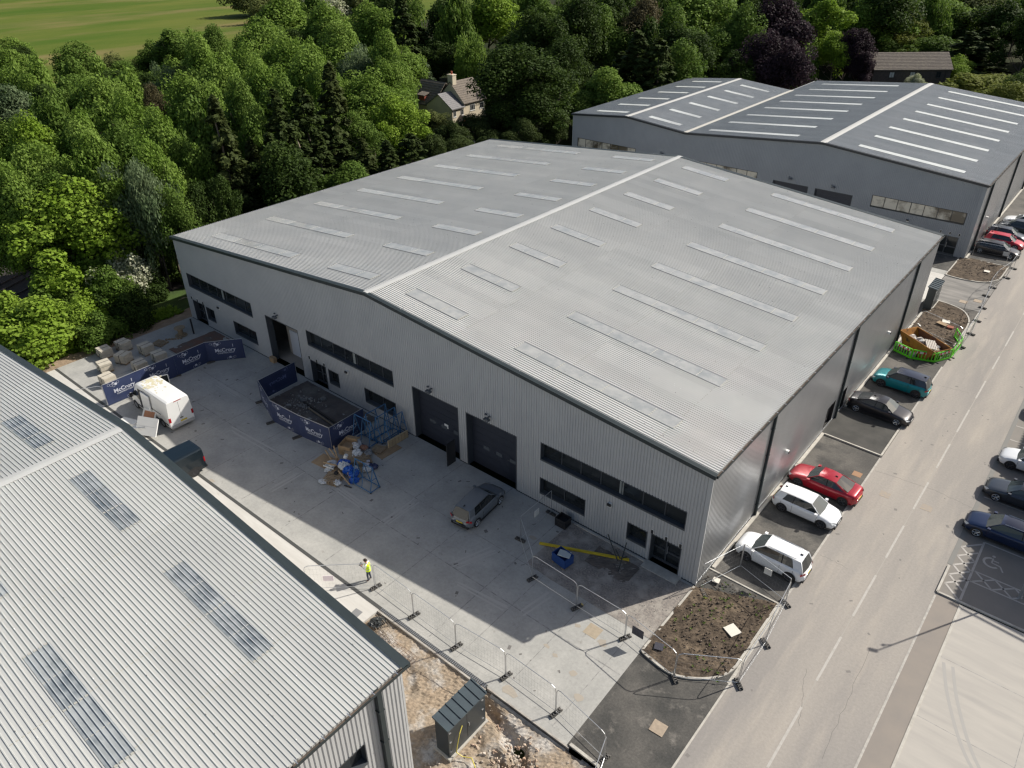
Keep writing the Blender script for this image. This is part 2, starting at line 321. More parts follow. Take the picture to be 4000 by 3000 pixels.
kerb('kerb',b2); kerb('kerb',[(.74,47.3),(.74,50.2)],.12,.12)
b3=[(-.42,63.6),(-.42,57.9)]+[tuple(p) for p in curve([(-.42,57.85),(1.2,57.7),(3.2,58.2),(4.2,59.6),(4.45,61.0)],6)][1:]+[(4.45,64.6)]
kerb('kerb',b3); kerb('kerb',[(-.1,64.4),(4.45,64.6)],.12,.08); kerb('kerb',[(.15,64.3),(.15,112)],.2,.12)
sheet('verge_strip',[[(4.5,-5),(4.62,-5),(4.62,2),(4.5,2)],rect(4.5,40.9,4.75,50)],kerbm,.02)
kerb('kerb',[(11.2,8.5),(11.2,11.2)],.13,.10); kerb('kerb',[(11.2,8.5),(60,8.45)],.13,.10); kerb('kerb',[(11.2,11.4),(11.2,120)],.28,.012,mat('dropped_kerb',(.20,.195,.18),.85)); kerb('kerb',[(12.52,-70),(12.52,8.3)],.13,.03)
# road markings
b=MB(); xr=8.02
for t,e in ((59,57),(54.2,52.4),(47.9,44.1),(41.7,38.8),(36.3,32.8),(30.6,26.7),(24.7,21.0),(18.9,15.3),(13.2,9.5),(7.6,3.6),(1.7,-1.9),(-3.9,-8),(-10,-14),(66,63),(74,71),(82,79),(90,87)):
    b.box(xr-.06,e,.001,xr+.06,t,.005)
b.build('centre_line',lineM)['kind']='structure'
b=MB(); b.box(xr-.03,-14,.0005,xr+.03,60,.0012); b.build('old_centre_line',mat('old_paint',(.34,.315,.28),.9))['kind']='structure'
b=MB(); b.box(11.13,-40,.003,11.24,8.2,.008); b.build('edge_line',fadeM)['kind']='structure'
b=MB()
for y in (19.65,25.1,28.2,30.5,33.1,35.7,38.4,41.1): b.box(11.36,y-.05,.003,16.3,y+.05,.008)
b.box(12.4,14.78,.003,17,14.88,.008); b.box(11.36,24.9,.003,12.1,25.0,.008)
def ln(x0,y0,x1,y1,w=.1):
    d=Vector((x1-x0,y1-y0)); c=((x0+x1)/2,(y0+y1)/2,.0065); b.obox(c,(d.length/2,w/2,.0018),math.atan2(d.y,d.x))
ln(12.4,14.8,12.4,8.75,.13); ln(12.5,11.75,17,11.75)
for y in (13.5,12.5,11.5,10.5,9.6): ln(11.38,y,12.34,y+1.05,.12); ln(11.38,y,12.34,y-.95,.12)
for x in np.arange(12.6,16.9,1.05): ln(x,11.7,x+1.0,10.75,.11); ln(x,10.75,x+1.0,11.7,.11)
ln(12.4,10.7,17,10.7)
b.build('bay_line',lineM)['kind']='structure'
# wheelchair symbol painted on the bay
b=MB(); c0=Vector((13.15,13.15))
for k in range(13):
    a0=R(100+k*17); a1=R(100+(k+1)*17)
    p=[(c0.x+r_*math.cos(a),c0.y+r_*math.sin(a),.008) for r_,a in ((.36,a0),(.50,a0),(.50,a1),(.36,a1))]; b.poly(p[::-1])
def ln2(x0,y0,x1,y1,w=.09):
    d=Vector((x1-x0,y1-y0)); b.obox(((x0+x1)/2,(y0+y1)/2,.009),(d.length/2,w/2,.0012),math.atan2(d.y,d.x))
ln2(13.15,13.62,13.15,13.15); ln2(13.15,13.15,13.62,13.1); ln2(13.62,13.1,13.85,12.65); ln2(13.15,13.42,13.5,13.40)
b.prism([(13.15+.10*math.cos(i*.6),13.82+.10*math.sin(i*.6)) for i in range(10)],.005,.009)
b.build('wheelchair_symbol',lineM)['kind']='structure'
b=MB(); r8=random.Random(12)
for k in range(70):
    x=r8.uniform(4.8,11); y=r8.uniform(-14,90); q=r8.uniform(.03,.13); b.obox((x,y,.0022),(q,q*r8.uniform(.3,1),.0006),r8.uniform(0,3))
b.build('road_stain',mat('road_dark_spot',(.20,.185,.17),.9))['kind']='structure'
b=MB()
for (x0,y0,x1,y1) in ((4.7,17.9,8.6,18.3),(8.6,18.3,11,17.9),(5,33,7.4,33.4),(4.8,7.2,6.5,7.1),(7.3,-1.5,8.3,-5),(9.5,2.0,9.8,-6)):
    p=Vector((x0,y0)); 
    for j in range(14):
        t=(j+1)/14; q=Vector((x0+(x1-x0)*t,y0+(y1-y0)*t))+Vector((r8.uniform(-.07,.07),r8.uniform(-.07,.07))); d=q-p; b.obox(((p.x+q.x)/2,(p.y+q.y)/2,.0025),(d.length/2,.008,.0005),math.atan2(d.y,d.x)); p=q
b.build('road_crack',mat('crack_dark',(.16,.15,.14),.95))['kind']='structure'
# skid marks
b=MB()
for off in (0,.45):
    pts=[Vector((12.8+off,3.5)),Vector((13.6+off,1.2)),Vector((15+off,-1.5)),Vector((17+off,-3.6))]; q=curve(pts,8)
    for a,c in zip(q[:-1],q[1:]):
        d=c-a; b.obox(((a.x+c.x)/2,(a.y+c.y)/2,.0075),(d.length/2,.08,.0006),math.atan2(d.y,d.x))
pass
b.build('tyre_mark',mat('tyre_mark_grey',(.355,.34,.315),.9))['kind']='structure'
b=MB()
for y in (3.8,-.7,-5.2,-9.7,-14.2): b.box(12.6,y-.015,.006,40,y+.015,.0075)
for x in (16.9,21.5,26): b.box(x-.015,-40,.0061,x+.015,8.2,.0078)
b.build('right_yard_joint',concj)['kind']='structure'
# lumpy beds
def lumpy(name,x0,y0,x1,y1,m,amp,z=0.0,step=.12,inside=None,freq=1.4,seed=1,dents=()):
    nx=int((x1-x0)/step)+1; ny=int((y1-y0)/step)+1
    r=np.random.default_rng(seed); X,Y=np.meshgrid(np.linspace(x0,x1,nx),np.linspace(y0,y1,ny))
    H=np.zeros_like(X)
    for k in range(26):
        f=freq*(1.22**(k%13)); a=r.uniform(0,6.28); H+=np.sin((X*math.cos(a)+Y*math.sin(a))*f*2+r.uniform(0,6.28))*(1/(1+.35*(k%13)))
    H=H/ max(1e-6,np.abs(H).max())*amp + r.normal(0,amp*.16,H.shape)
    for (ax,ay,bx,by,w_,dp_) in dents:
        dx,dy=bx-ax,by-ay; t=np.clip(((X-ax)*dx+(Y-ay)*dy)/(dx*dx+dy*dy),0,1); dd=np.hypot(X-ax-t*dx,Y-ay-t*dy); H-=dp_*np.exp(-(dd/w_)**4)
    b=MB(); vs=[(float(X[j,i]),float(Y[j,i]),float(z+H[j,i])) for j in range(ny) for i in range(nx)]; fs=[]
    for j in range(ny-1):
        for i in range(nx-1):
            if inside is None or inside(X[j,i]+step/2,Y[j,i]+step/2): fs.append((j*nx+i,j*nx+i+1,(j+1)*nx+i+1,(j+1)*nx+i))
    b.mesh(vs,fs); o=b.build(name,m,smooth=False); o['kind']='structure'; return o
def inpoly(P):
    def f(x,y):
        c=False;n=len(P);j=n-1
        for i in range(n):
            if ((P[i][1]>y)!=(P[j][1]>y)) and x<(P[j][0]-P[i][0])*(y-P[i][1])/(P[j][1]-P[i][1])+P[i][0]: c=not c
            j=i
        return c
    return f
lumpy('planting_bed',.0,-6.4,4.5,1.75,soil,.06,.09,.10,inpoly(nb),seed=2)
lumpy('planting_bed',.1,41,4.5,50.4,soil,.06,.08,.16,inpoly(b2+[(.1,50.4)]),seed=3)
lumpy('planting_bed',-.4,57.8,4.5,64.6,soil,.06,.08,.16,inpoly(b3+[(-.3,64.5)]),seed=4)
lumpy('planting_bed',-51.0,-4.95,-46.4,-.25,redsoil,.06,.03,.2,seed=5)
lumpy('planting_bed',-36.6,-4.1,-27.6,-.3,mat('dark_fill',(.15,.125,.105),.95,0,(.10,.085,.075),1.2,bump=.02,bscale=8,col3=(.22,.20,.17),scale3=.5),.05,.04,.2,seed=6)
dp=[(-13.15,-13.33),(-4.9,-13.33),(-4.85,-13.18),(.3,-13.2),(2.0,-13.1),(3.3,-14.1),(4.4,-16),(4.55,-32),(-13.15,-32)]
lumpy('building_dirt',-13.2,-32,4.6,-13.1,dirt,.11,-.16,.11,inpoly(dp),freq=.7,seed=8,dents=((-4.5,-13.8,-1.6,-14.5,.30,.42),(-1.6,-14.5,-1.1,-15.3,.38,.40),(-2.2,-15.6,-.9,-16.2,.25,.3),(-2.5,-17.2,-1.0,-18.4,.35,.3),(-9.5,-14.6,-8.2,-15.6,.4,.16),(-.9,-17.2,.6,-18.2,.5,-.18),(-3.3,-14.9,-2.4,-15.4,.5,-.15)))
kerb('kerb',[(.25,-12.95),(1.9,-13.0),(3.1,-13.8),(4.0,-15.2),(4.6,-17.5)],.16,.10)
sheet('trackbed',[[(-95,-60),(-66,-60),(-62,10),(-62,60),(-84,60),(-86,0)]],ballast,-.70)
lumpy('dirt_verge',-57.6,-19,-55.5,2.5,mat('verge_soil',(.34,.25,.17),.95,0,(.26,.19,.13),1,bump=.03,bscale=7),.09,-.08,.25,seed=9)
sheet('grass_verge',[[(-63.5,-12),(-57.3,-12),(-57.3,4),(-57,40),(-61,40)]],mat('verge_grass',(.025,.045,.008),.95,0,(.05,.09,.012),.5,bump=.03,bscale=5),-.12)
# loose stones
def stones(name,n,fn,m,smin,smax,seed):
    r=random.Random(seed); b=MB()
    for k in range(n):
        x,y,z=fn(r); s=r.uniform(smin,smax)**1.0
        t=[(x+s*r.uniform(.5,1)*math.cos(i*1.57+r.uniform(-.4,.4)),y+s*r.uniform(.5,1)*math.sin(i*1.57+r.uniform(-.4,.4))) for i in range(4)]
        vs=[(p[0],p[1],z-s*.2) for p in t]+[(x+(p[0]-x)*.6+r.uniform(-.2,.2)*s,y+(p[1]-y)*.6,z+s*r.uniform(.3,.7)) for p in t]
        b.hexa(vs)
    o=b.build(name,m); o['kind']='stuff'; return o
stones('rubble',900,lambda r:(r.uniform(-5.2,4.0),r.uniform(-25,-13.6),-.16),mat('rubble_stone',(.48,.42,.35),.9,0,(.33,.28,.23),2),.02,.10,1)
stones('rubble',150,lambda r:(r.gauss(-1.6,1.1),r.gauss(-15.4,.6),-.12),mat('rubble_stone_b',(.45,.30,.20),.9,0,(.5,.44,.37),2),.05,.15,2)
stones('bed_stones',420,lambda r:(r.uniform(.3,4.2),r.uniform(-5.2,1.4),.12),mat('soil_clod',(.10,.075,.055),.95,0,(.19,.15,.115),3),.02,.10,3)
stones('bed_stones',160,lambda r:(r.uniform(.3,4.0),r.uniform(42,49),.10),MATS['soil_clod'],.03,.10,4)
stones('bed_stones',120,lambda r:(r.uniform(.0,4.0),r.uniform(59,64),.10),MATS['soil_clod'],.03,.10,5)
stones('rubble',260,lambda r:(r.uniform(-8.6,-.1),r.uniform(-5,-.4),.02),mat('grey_chippings',(.30,.28,.26),.9,0,(.4,.36,.31),3),.02,.06,6)
stones('rubble',120,lambda r:(r.gauss(-33.9,1.0),r.gauss(-2.7,.7),.08),MATS['grey_chippings'],.04,.16,7)
def weeds(name,n,fn,seed,mm,h=.12):
    r=random.Random(seed); b=MB()
    for k in range(n):
        x,y,z=fn(r)
        for j in range(7):
            a=r.uniform(0,6.28); l=h*r.uniform(.6,1.4); dx,dy=math.cos(a)*l,math.sin(a)*l; w=l*.25
            b.poly([(x-dy*.2,y+dx*.2,z),(x+dy*.2,y-dx*.2,z),(x+dx,y+dy,z+l*.7)])
    o=b.build(name,mm); o['kind']='stuff'; return o
weeds('weeds',70,lambda r:(r.uniform(.4,4.2),r.uniform(-5.5,1.3),.13),11,LM['mid'],.11)
weeds('grass_tufts',1500,lambda r:(r.uniform(-59.5,-57),r.uniform(-16,0),-.1),12,LM['bright'],.3)
# ------------------------------------------------------------ industrial buildings
def ribprofile(pitch=.2,d=.035,w=.11,sl=.02): return [(0,d),(w,d),(w+sl,0),(pitch-sl,0),(pitch,d)]
def ribwall(b,P,u0,u1,z0,ztop,openings=(),prof=None,m=None):
    prof=prof or ribprofile(); pitch=prof[-1][0]; us=[]
    n=int(math.ceil((u1-u0)/pitch))
    for k in range(n):
        for a,c in zip(prof[:-1],prof[1:]): us.append((u0+k*pitch+a[0],u0+k*pitch+c[0],a[1],c[1]))
    for a,c,da,dc in us:
        if a>=u1: continue
        c=min(c,u1); mid=(a+c)/2; iv=[(z0,None)]
        cuts=sorted([(o[2],o[3]) for o in openings if o[0]<mid<o[1]])
        z=z0; segs=[]
        for q0,q1 in cuts:
            if q0>z: segs.append((z,z,q0,q0))
            z=q1
        segs.append((z,z,ztop(a),ztop(c)))
        for s in segs: b.poly([P(a,da,s[0]),P(c,dc,s[1]),P(c,dc,s[3]),P(a,da,s[2])],m)
def window(parent,P,ua,ub,za,zb,n=6,depth=.3,g=None,white_at=None,fmat=None):
    b=MB(); t=.05
    b.pbox(P,ua,ub,-depth,.045,za-.0,za+.14); b.pbox(P,ua,ub,-depth,.04,zb-t,zb)
    b.pbox(P,ua,ua+t,-depth,.043,za+.14,zb-t); b.pbox(P,ub-t,ub,-depth,.043,za+.14,zb-t)
    for k in range(1,n):
        u=ua+(ub-ua)*k/n; b.pbox(P,u-.03,u+.03,-depth,-depth+.06,za+.14,zb-t)
    fr=b.build('window',fmat or framem,parent)
    b=MB(); b.pbox(P,ua+t,ub-t,-depth-.03,-depth+.01,za+.14,zb-t); b.build('pane',g or glass,fr)
    if white_at is not None:
        b=MB(); u=ua+(ub-ua)*white_at; b.pbox(P,u,u+.28,-depth+.012,-depth+.03,za+.14,zb-t); b.build('blind',mat('blind_grey',(.26,.28,.27),.7),fr)
    return fr
def entrance(parent,P,ua,ub,zb,depth=.45):
    b=MB(); t=.06
    b.pbox(P,ua,ub,-depth,.04,zb-t,zb); b.pbox(P,ua,ua+t,-depth,.043,.02,zb-t); b.pbox(P,ub-t,ub,-depth,.043,.02,zb-t)
    um=(ua+ub)/2-.12
    for u in (um,): b.pbox(P,u-.05,u+.05,-depth,-depth+.08,.02,zb-t)
    b.pbox(P,ua+t,um-.05,-depth,-depth+.07,1.0,1.08); b.pbox(P,um+.05,ub-t,-depth,-depth+.07,.95,1.08); b.pbox(P,ua+t,ub-t,-depth,-depth+.065,.02,.2)
    fr=b.build('entrance_door',framem,parent)
    b=MB(); b.pbox(P,ua+t,ub-t,-depth-.03,-depth+.01,.2,zb-t); b.build('pane',glass,fr)
    b=MB(); b.pbox(P,um+.09,um+.12,-depth+.08,-depth+.13,.9,1.5); b.build('handle',steel,fr)
def roller(parent,P,ua,ub,zb,depth=.55,open_=False,wicket=None,bright=False):
    b=MB(); t=.07
    b.pbox(P,ua-t+.07,ub,-depth,.045,zb-t,zb); b.pbox(P,ua,ua+t,-depth,.046,.0,zb-t); b.pbox(P,ub-t,ub,-depth,.046,.0,zb-t)
    fr=b.build('door_surround',framem,parent)
    if not open_:
        b=MB(); nz=8; h=(zb-t)/nz
        for k in range(nz): b.pbox(P,ua+t,ub-t,-depth-.05,-depth+.03,k*h+.012,(k+1)*h-.004)
        b.pbox(P,ua+t,ub-t,-depth-.06,-depth+.0,0,zb-t)
        rd=b.build('roller_door',doorm,parent)
        b=MB()
        for uu in (.30,.56,.83): 
            u=ua+(ub-ua)*uu; b.pbox(P,u-.28,u+.28,-depth+.031,-depth+.045,1.62,1.92)
        b.build('vision_panel',mat('vision_panel_glass',(.10,.11,.12),.15,0),rd)
        b=MB(); b.pbox(P,ub-t-1.05,ub-t-.15,-depth+.031,-depth+.038,.1,2.1); b.build('wicket_door',mat('wicket_panel',(.022,.027,.040),.4),rd)
    return fr
def walllight(parent,P,u,z,big=False):
    b=MB()
    if big:
        b.pbox(P,u-.05,u+.05,.0,.35,z-.03,z+.03); b.pbox(P,u-.22,u+.22,.25,.5,z-.16,z-.02); b.pbox(P,u-.35,u-.2,.1,.2,z+.05,z+.14)
        b.build('flood_light',steel if False else mat('floodlight_grey',(.12,.13,.14),.4,.3),parent)
    else:
        b.pbox(P,u-.14,u+.14,.04,.16,z-.16,z+.14,white); b.pbox(P,u-.13,u+.13,.16,.26,z-.02,z+.14,blk); b.build('bulkhead_light',None,parent)
def socket(parent,P,u,z,ring=True):
    b=MB(); b.pbox(P,u-.11,u+.11,.04,.06,z-.16,z+.16,white); b.pbox(P,u-.07,u+.07,.06,.10,z-.13,z+.12,blk); b.build('downlight',None,parent)
def roofslope(parent,name,x_e,z_e,x_r,z_r,y0,y1,m,pitch=.2,ov=0,rib=.046,laps=(.14,.42,.70),detail=True):
    # ribs run up the slope, spaced along y
    b=MB(); n=int(round((y1-y0)/pitch)); L=math.hypot(x_r-x_e,z_r-z_e); rg=random.Random(int(abs(x_e)*7+n))
    nx=-(z_r-z_e)/L*(1 if x_r>x_e else -1); nz=abs(x_r-x_e)/L
    if x_r<x_e: nx=(z_r-z_e)/L
    prof=[(0,0),(.122,0),(.134,rib),(.172,rib),(.184,0),(.2,0)]
    base=m.node_tree.nodes['Principled BSDF']; var=[m]
    for q,f in (('_a',.965),('_b',1.035),('_c',.985)):
        if m.name+q not in MATS:
            M=m.copy(); M.name=m.name+q; MATS[m.name+q]=M
            for nd in M.node_tree.nodes:
                if nd.type=='MIX':
                    for i in (6,7):
                        c=nd.inputs[i].default_value; nd.inputs[i].default_value=(c[0]*f,c[1]*f,c[2]*f,1)
        var.append(MATS[m.name+q])
    def Q(x,z,y,d): return (x+nx*d,y,z+nz*d)
    cuts=[0]+list(laps)+[1]
    for k in range(n):
        if k%5==0: mm=[rg.choice(var) for _ in cuts]
        for a,c in zip(prof[:-1],prof[1:]):
            ya=y0+k*pitch+a[0];yc=y0+k*pitch+c[0]
            for ci,(f0,f1) in enumerate(zip(cuts[:-1],cuts[1:])):
                xa=x_e+(x_r-x_e)*f0; xb=x_e+(x_r-x_e)*f1; za=z_e+(z_r-z_e)*f0; zb=z_e+(z_r-z_e)*f1
                q=[Q(xa,za,ya,a[1]),Q(xa,za,yc,c[1]),Q(xb,zb,yc,c[1]),Q(xb,zb,ya,a[1])]
                if x_r>x_e: q=q[::-1]
                b.poly(q,mm[ci])
    if detail:
        lm=mat('lap_sealant_line',(.42,.405,.34),.7)
        for f in laps:
            xl=x_e+(x_r-x_e)*f; zl=z_e+(z_r-z_e)*f
            for k in range(n):
                if rg.random()<.8: b.box(xl-.018,y0+k*pitch+.01,zl-.004,xl+.018,y0+k*pitch+.115,zl+.010,lm)
        sm=mat('roof_screw_white',(.80,.80,.78),.4); sd=mat('roof_screw_dark',(.12,.11,.10),.6)
        for j in range(int(n*2.2)):
            f=rg.random(); k=rg.randrange(n); xl=x_e+(x_r-x_e)*f; zl=z_e+(z_r-z_e)*f; t_=rg.uniform(.018,.035)
            b.box(xl-t_,y0+k*pitch+.14,zl+rib,xl+t_,y0+k*pitch+.165,zl+rib+.012,sm if rg.random()<.6 else sd)
    return b.build(name,None,parent)
def rooflight(parent,xa,xb,yc,zf,m,w=1.05,endm=None,marks=True):
    # ribbed translucent sheet lying on the roof; zf(x) roof height
    b=MB(); prof=[(0,0),(.122,0),(.134,.040),(.172,.040),(.184,0),(.2,0)]; crest=mat('rooflight_rib_crest',(.36,.385,.39),.3)
    k0=math.floor((yc-w/2)/.2); 
    if m is skyln:
        for k in range(5):
            for a,c in zip(prof[:-1],prof[1:]):
                ya=(k0+k)*.2+a[0]+ROFF;yc2=(k0+k)*.2+c[0]+ROFF
                b.poly([(xa,ya,zf(xa)+a[1]+.018),(xb,ya,zf(xb)+a[1]+.018),(xb,yc2,zf(xb)+c[1]+.018),(xa,yc2,zf(xa)+c[1]+.018)],crest if (a[1]>.03 and c[1]>.03 and m is skyln) else m)
    else:
        y0=k0*.2+ROFF-.03; y1=y0+1.0; zt_=.056; dk=mat('rooflight_edge_seal',(.26,.265,.26),.6)
        b.poly([(xa,y0,zf(xa)+zt_),(xb,y0,zf(xb)+zt_),(xb,y1,zf(xb)+zt_),(xa,y1,zf(xa)+zt_)],m)
        if m is skyl:
            for q in (y0-.05,y1): b.poly([(xa,q,zf(xa)+zt_),(xb,q,zf(xb)+zt_),(xb,q+.05,zf(xb)+zt_),(xa,q+.05,zf(xa)+zt_)],dk)
        for (q0,q1) in (((xa,y0-.05),(xb,y0-.05)),((xb,y1+.05),(xa,y1+.05)),((xb,y0-.05),(xb,y1+.05)),((xa,y1+.05),(xa,y0-.05))):
            b.poly([(q0[0],q0[1],zf(q0[0])),(q1[0],q1[1],zf(q1[0])),(q1[0],q1[1],zf(q1[0])+zt_-.001),(q0[0],q0[1],zf(q0[0])+zt_-.001)],dk)
    if marks:
        y0=k0*.2+ROFF; L=xb-xa; n=max(2,int(round(abs(L)/1.75)))
        for i in range(n+1):
            x=xa+L*i/n; wd=.09 if i in (0,n) or i%2==0 else .03
            for k in range(5): b.box(x-wd/2,y0+k*.2+.0,zf(x)+(.02 if m is skyln else .057),x+wd/2,y0+k*.2+.118,zf(x)+(.032 if m is skyln else .064),endm or skylend)
    o=b.build('rooflight',None,parent)
    return o
ROFF=0.0
def gutter(parent,x,y0,y1,z,sgn,brackets=True):
    b=MB(); x1=x+sgn*.18
    b.box(x,y0,z-.16,x1,y1,z-.145,mat('gutter_silt',(.15,.115,.09),.9,0,(.07,.06,.05),1.5)); b.box(x1-.012*sgn,y0,z-.16,x1,y1,z-.005,trim); b.box(min(x,x1),y0-.01,z-.17,max(x,x1),y0,z,trim); b.box(min(x,x1),y1,z-.17,max(x,x1),y1+.01,z,trim)
    if brackets:
        for y in np.arange(y0+.6,y1,1.2): b.box(min(x,x1)-.1,y-.02,z-.008,max(x,x1),y+.02,z+.006,steel)
    b.build('gutter',None,parent)
def verge(parent,y,pts,side=-1,m=trim,capw=.45):
    # dark trim along gable; pts=[(x,z)...]
    b=MB()
    for (xa,za),(xb,zb) in zip(pts[:-1],pts[1:]):
        y0,y1=sorted((y,y+side*.13))
        b.hexa([(xa,y0,za-.21),(xb,y0,zb-.21),(xb,y1,zb-.21),(xa,y1,za-.21),(xa,y0,za+.045),(xb,y0,zb+.045),(xb,y1,zb+.045),(xa,y1,za+.045)])
        y0,y1=sorted((y+side*.0,y-side*capw))
        b.hexa([(xa,y0,za+.040),(xb,y0,zb+.040),(xb,y1,zb+.040),(xa,y1,za+.040),(xa,y0,za+.052),(xb,y0,zb+.052),(xb,y1,zb+.052),(xa,y1,za+.052)])
    b.build('verge_flashing',m,parent)
def ridge(parent,x,z,y0,y1,m=ridgem,w=.32,sl=.09):
    b=MB()
    b.hexa([(x-w,y0,z-w*sl+.03),(x,y0,z+.03),(x,y1,z+.03),(x-w,y1,z-w*sl+.03),(x-w,y0,z-w*sl+.05),(x,y0,z+.06),(x,y1,z+.06),(x-w,y1,z-w*sl+.05)])
    b.hexa([(x,y0,z+.03),(x+w,y0,z-w*sl+.03),(x+w,y1,z-w*sl+.03),(x,y1,z+.03),(x,y0,z+.06),(x+w,y0,z-w*sl+.05),(x+w,y1,z-w*sl+.05),(x,y1,z+.06)])
    b.build('ridge_flashing',m,parent)
def downpipe(parent,P,u,z1,w=.16):
    b=MB(); b.pbox(P,u-w/2,u+w/2,.05,.05+w,0,z1); 
    for z in np.arange(1,z1,2): b.pbox(P,u-w/2-.04,u+w/2+.04,.04,.06+w,z,z+.06)
    b.build('downpipe',trim,parent)
PF=lambda y0:(lambda u,d,z:(u,y0-d,z))       # wall facing -y
PB=lambda y0:(lambda u,d,z:(u,y0+d,z))       # wall facing +y
PX=lambda x0:(lambda u,d,z:(x0+d,u,z))       # wall facing +x
PW=lambda x0:(lambda u,d,z:(x0-d,u,z))       # wall facing -x
def facade_units(root,P,units,rollers,main):
    ops=[]
    for ua,ub in units['upper']: ops.append((ua,ub,3.62,5.06))
    for ua,ub in units['lower']: ops.append((ua,ub,.82,2.2))
    for ua,ub in units['door']: ops.append((ua,ub,0,2.25))
    for ua,ub in rollers: ops.append((ua,ub,0,4.58))
    return ops
# ---- main warehouse
H0=8.42; RZ=10.90; XR=-27.6; DM=45.3
root=thing('warehouse',(-27.6,0,0),'large grey ribbed warehouse in the centre with a pale two-pitch roof facing the shaded yard','warehouse')
def inv(o): # keep children in world coordinates
    for c in o.children: c.location=-Vector(o.location)
up=[(-54.25,-43.75),(-36.0,-25.6),(-11.68,-1.15)]; lo=[(-52.0,-50.57),(-47.4,-43.8),(-33.72,-32.37),(-29.22,-25.6),(-11.68,-8.0),(-4.88,-3.47)]
dr=[(-54.3,-52.25),(-36.06,-34.05),(-3.2,-1.15)]; rl=[(-41.78,-37.2),(-23.6,-18.98),(-18.25,-13.68)]
P=PF(0.0); zt=lambda u:H0+(RZ-H0)*(1-abs(u-XR)/27.6)-.06
b=MB(); ribwall(b,P,-55.2,-.22,0.02,zt,[(a,c,3.62,5.06) for a,c in up]+[(a,c,.82,2.2) for a,c in lo]+[(a,c,0,2.25) for a,c in dr]+[(a,c,0,4.58) for a,c in rl])
b.box(-.22,-.04,0,.045,.02,H0-.05); b.box(-55.25,-.04,0,-55.15,.02,H0-.05)
b.build('wall',wallm,root)
b=MB(); b.box(-55.2,.0,0,-.2,.02,.02); # base trim
for a,c in [(-55.2,-54.3),(-52.2,-41.8),(-37.2,-36.1),(-34,-23.6),(-19,-18.25),(-13.7,-3.2),(-1.1,.04)]: b.box(a,-.055,0,c,-.0,.05)
b.build('base_trim',trim,root)
P2=PX(0.0); b=MB(); ribwall(b,P2,.06,DM,.15,lambda u:H0-.12,[(20.3,22.0,0,2.05),(23.35,24.6,0,2.05)],ribprofile(.2,.025,.09,.03))
b.box(.0,.0,.0,.035,DM,.16); b.build('side_wall',sidem,root)
b=MB(); b.box(-55.2,.02,0,-55.1,DM,H0-.1); b.poly([(-55.1,DM,0),(-55.1,DM,H0),(XR,DM,RZ-.05),(0,DM,H0),(0,DM,0)]); b.build('rear_wall',wallm,root)
for ua,ub in ((20.3,22.0),(23.35,24.6)):
    b=MB(); b.pbox(P2,ua,ub,-.22,-.2,.12,2.05); b.pbox(P2,ua,ua+.06,-.2,.03,.12,2.05); b.pbox(P2,ub-.06,ub,-.2,.03,.12,2.05); b.pbox(P2,ua+.06,ub-.06,-.2,.03,2.0,2.05)
    b.build('side_door',blk,root)
zl=lambda x:H0+(RZ-H0)*(1-abs(x-XR)/27.6)
roofslope(root,'roof',.12,H0,XR,RZ,-.14,DM+.2,roofm); roofslope(root,'roof',-55.35,H0,XR,RZ,-.14,DM+.2,roofm)
ridge(root,XR,RZ,-.14,DM+.25); 
verge(root,-.14,[(-55.4,H0),(XR,RZ),(.2,H0)],capw=.2); verge(root,DM+.1,[(-55.4,H0),(XR,RZ),(.2,H0)],1,trim)
gutter(root,.1,-.1,DM+.1,H0+.0,1); gutter(root,-55.3,-.1,DM+.1,H0,-1,False)
ROFF=-.14+.2-.2+.0
for k in range(8):
    yc=2.66+5.74*k
    for xa,xb in ((-51.4,-39.25),(-34.4,-29.3),(-25.5,-20.4),(-15.4,-3.55)):
        rooflight(root,xa,xb,yc,zl,skyl)
for u in (7.94,22.72,38.4): downpipe(root,P2,u,H0-.2)
for (a,c),n,wa in zip(up,(6,6,7),(.50,.52,.555)): window(root,P,a,c,3.62,5.06,7,.32,white_at=wa)
for (a,c),n in zip(lo,(1,2,1,2,2,1)): window(root,P,a,c,.82,2.2,n,.32)
for a,c in dr: entrance(root,P,a,c,2.25)
for i,(a,c) in enumerate(rl): roller(root,P,a,c,4.58,open_=(i==0))
# bright notice and open wicket on the second roller door
b=MB(); b.pbox(P,-21.0,-20.6,-.519,-.51,1.75,2.1); b.build('paper_notice',white,root)
b=MB(); b.box(-19.15,-1.25,.1,-19.09,-.4,2.05,blk); b.build('open_wicket_door',None,root)
for u in (-39.74,-21.5,-16.0): walllight(root,P,u,5.2,True)
for u in (-49.38,-31.12,-6.18): walllight(root,P,u,2.88)
for u in (-54.3,-53.28,-52.32,-36.06,-35.08,-34.13,-3.15,-2.19,-1.25): socket(root,P,u,2.44)
for u,z in ((11.9,3.0),(33.8,3.0)):
    b=MB(); b.pbox(P2,u-.1,u+.1,.03,.25,z-.1,z+.12,white); b.pbox(P2,u-.1,u+.1,.25,.3,z-.06,z+.06,blk); b.build('bulkhead_light',None,root)
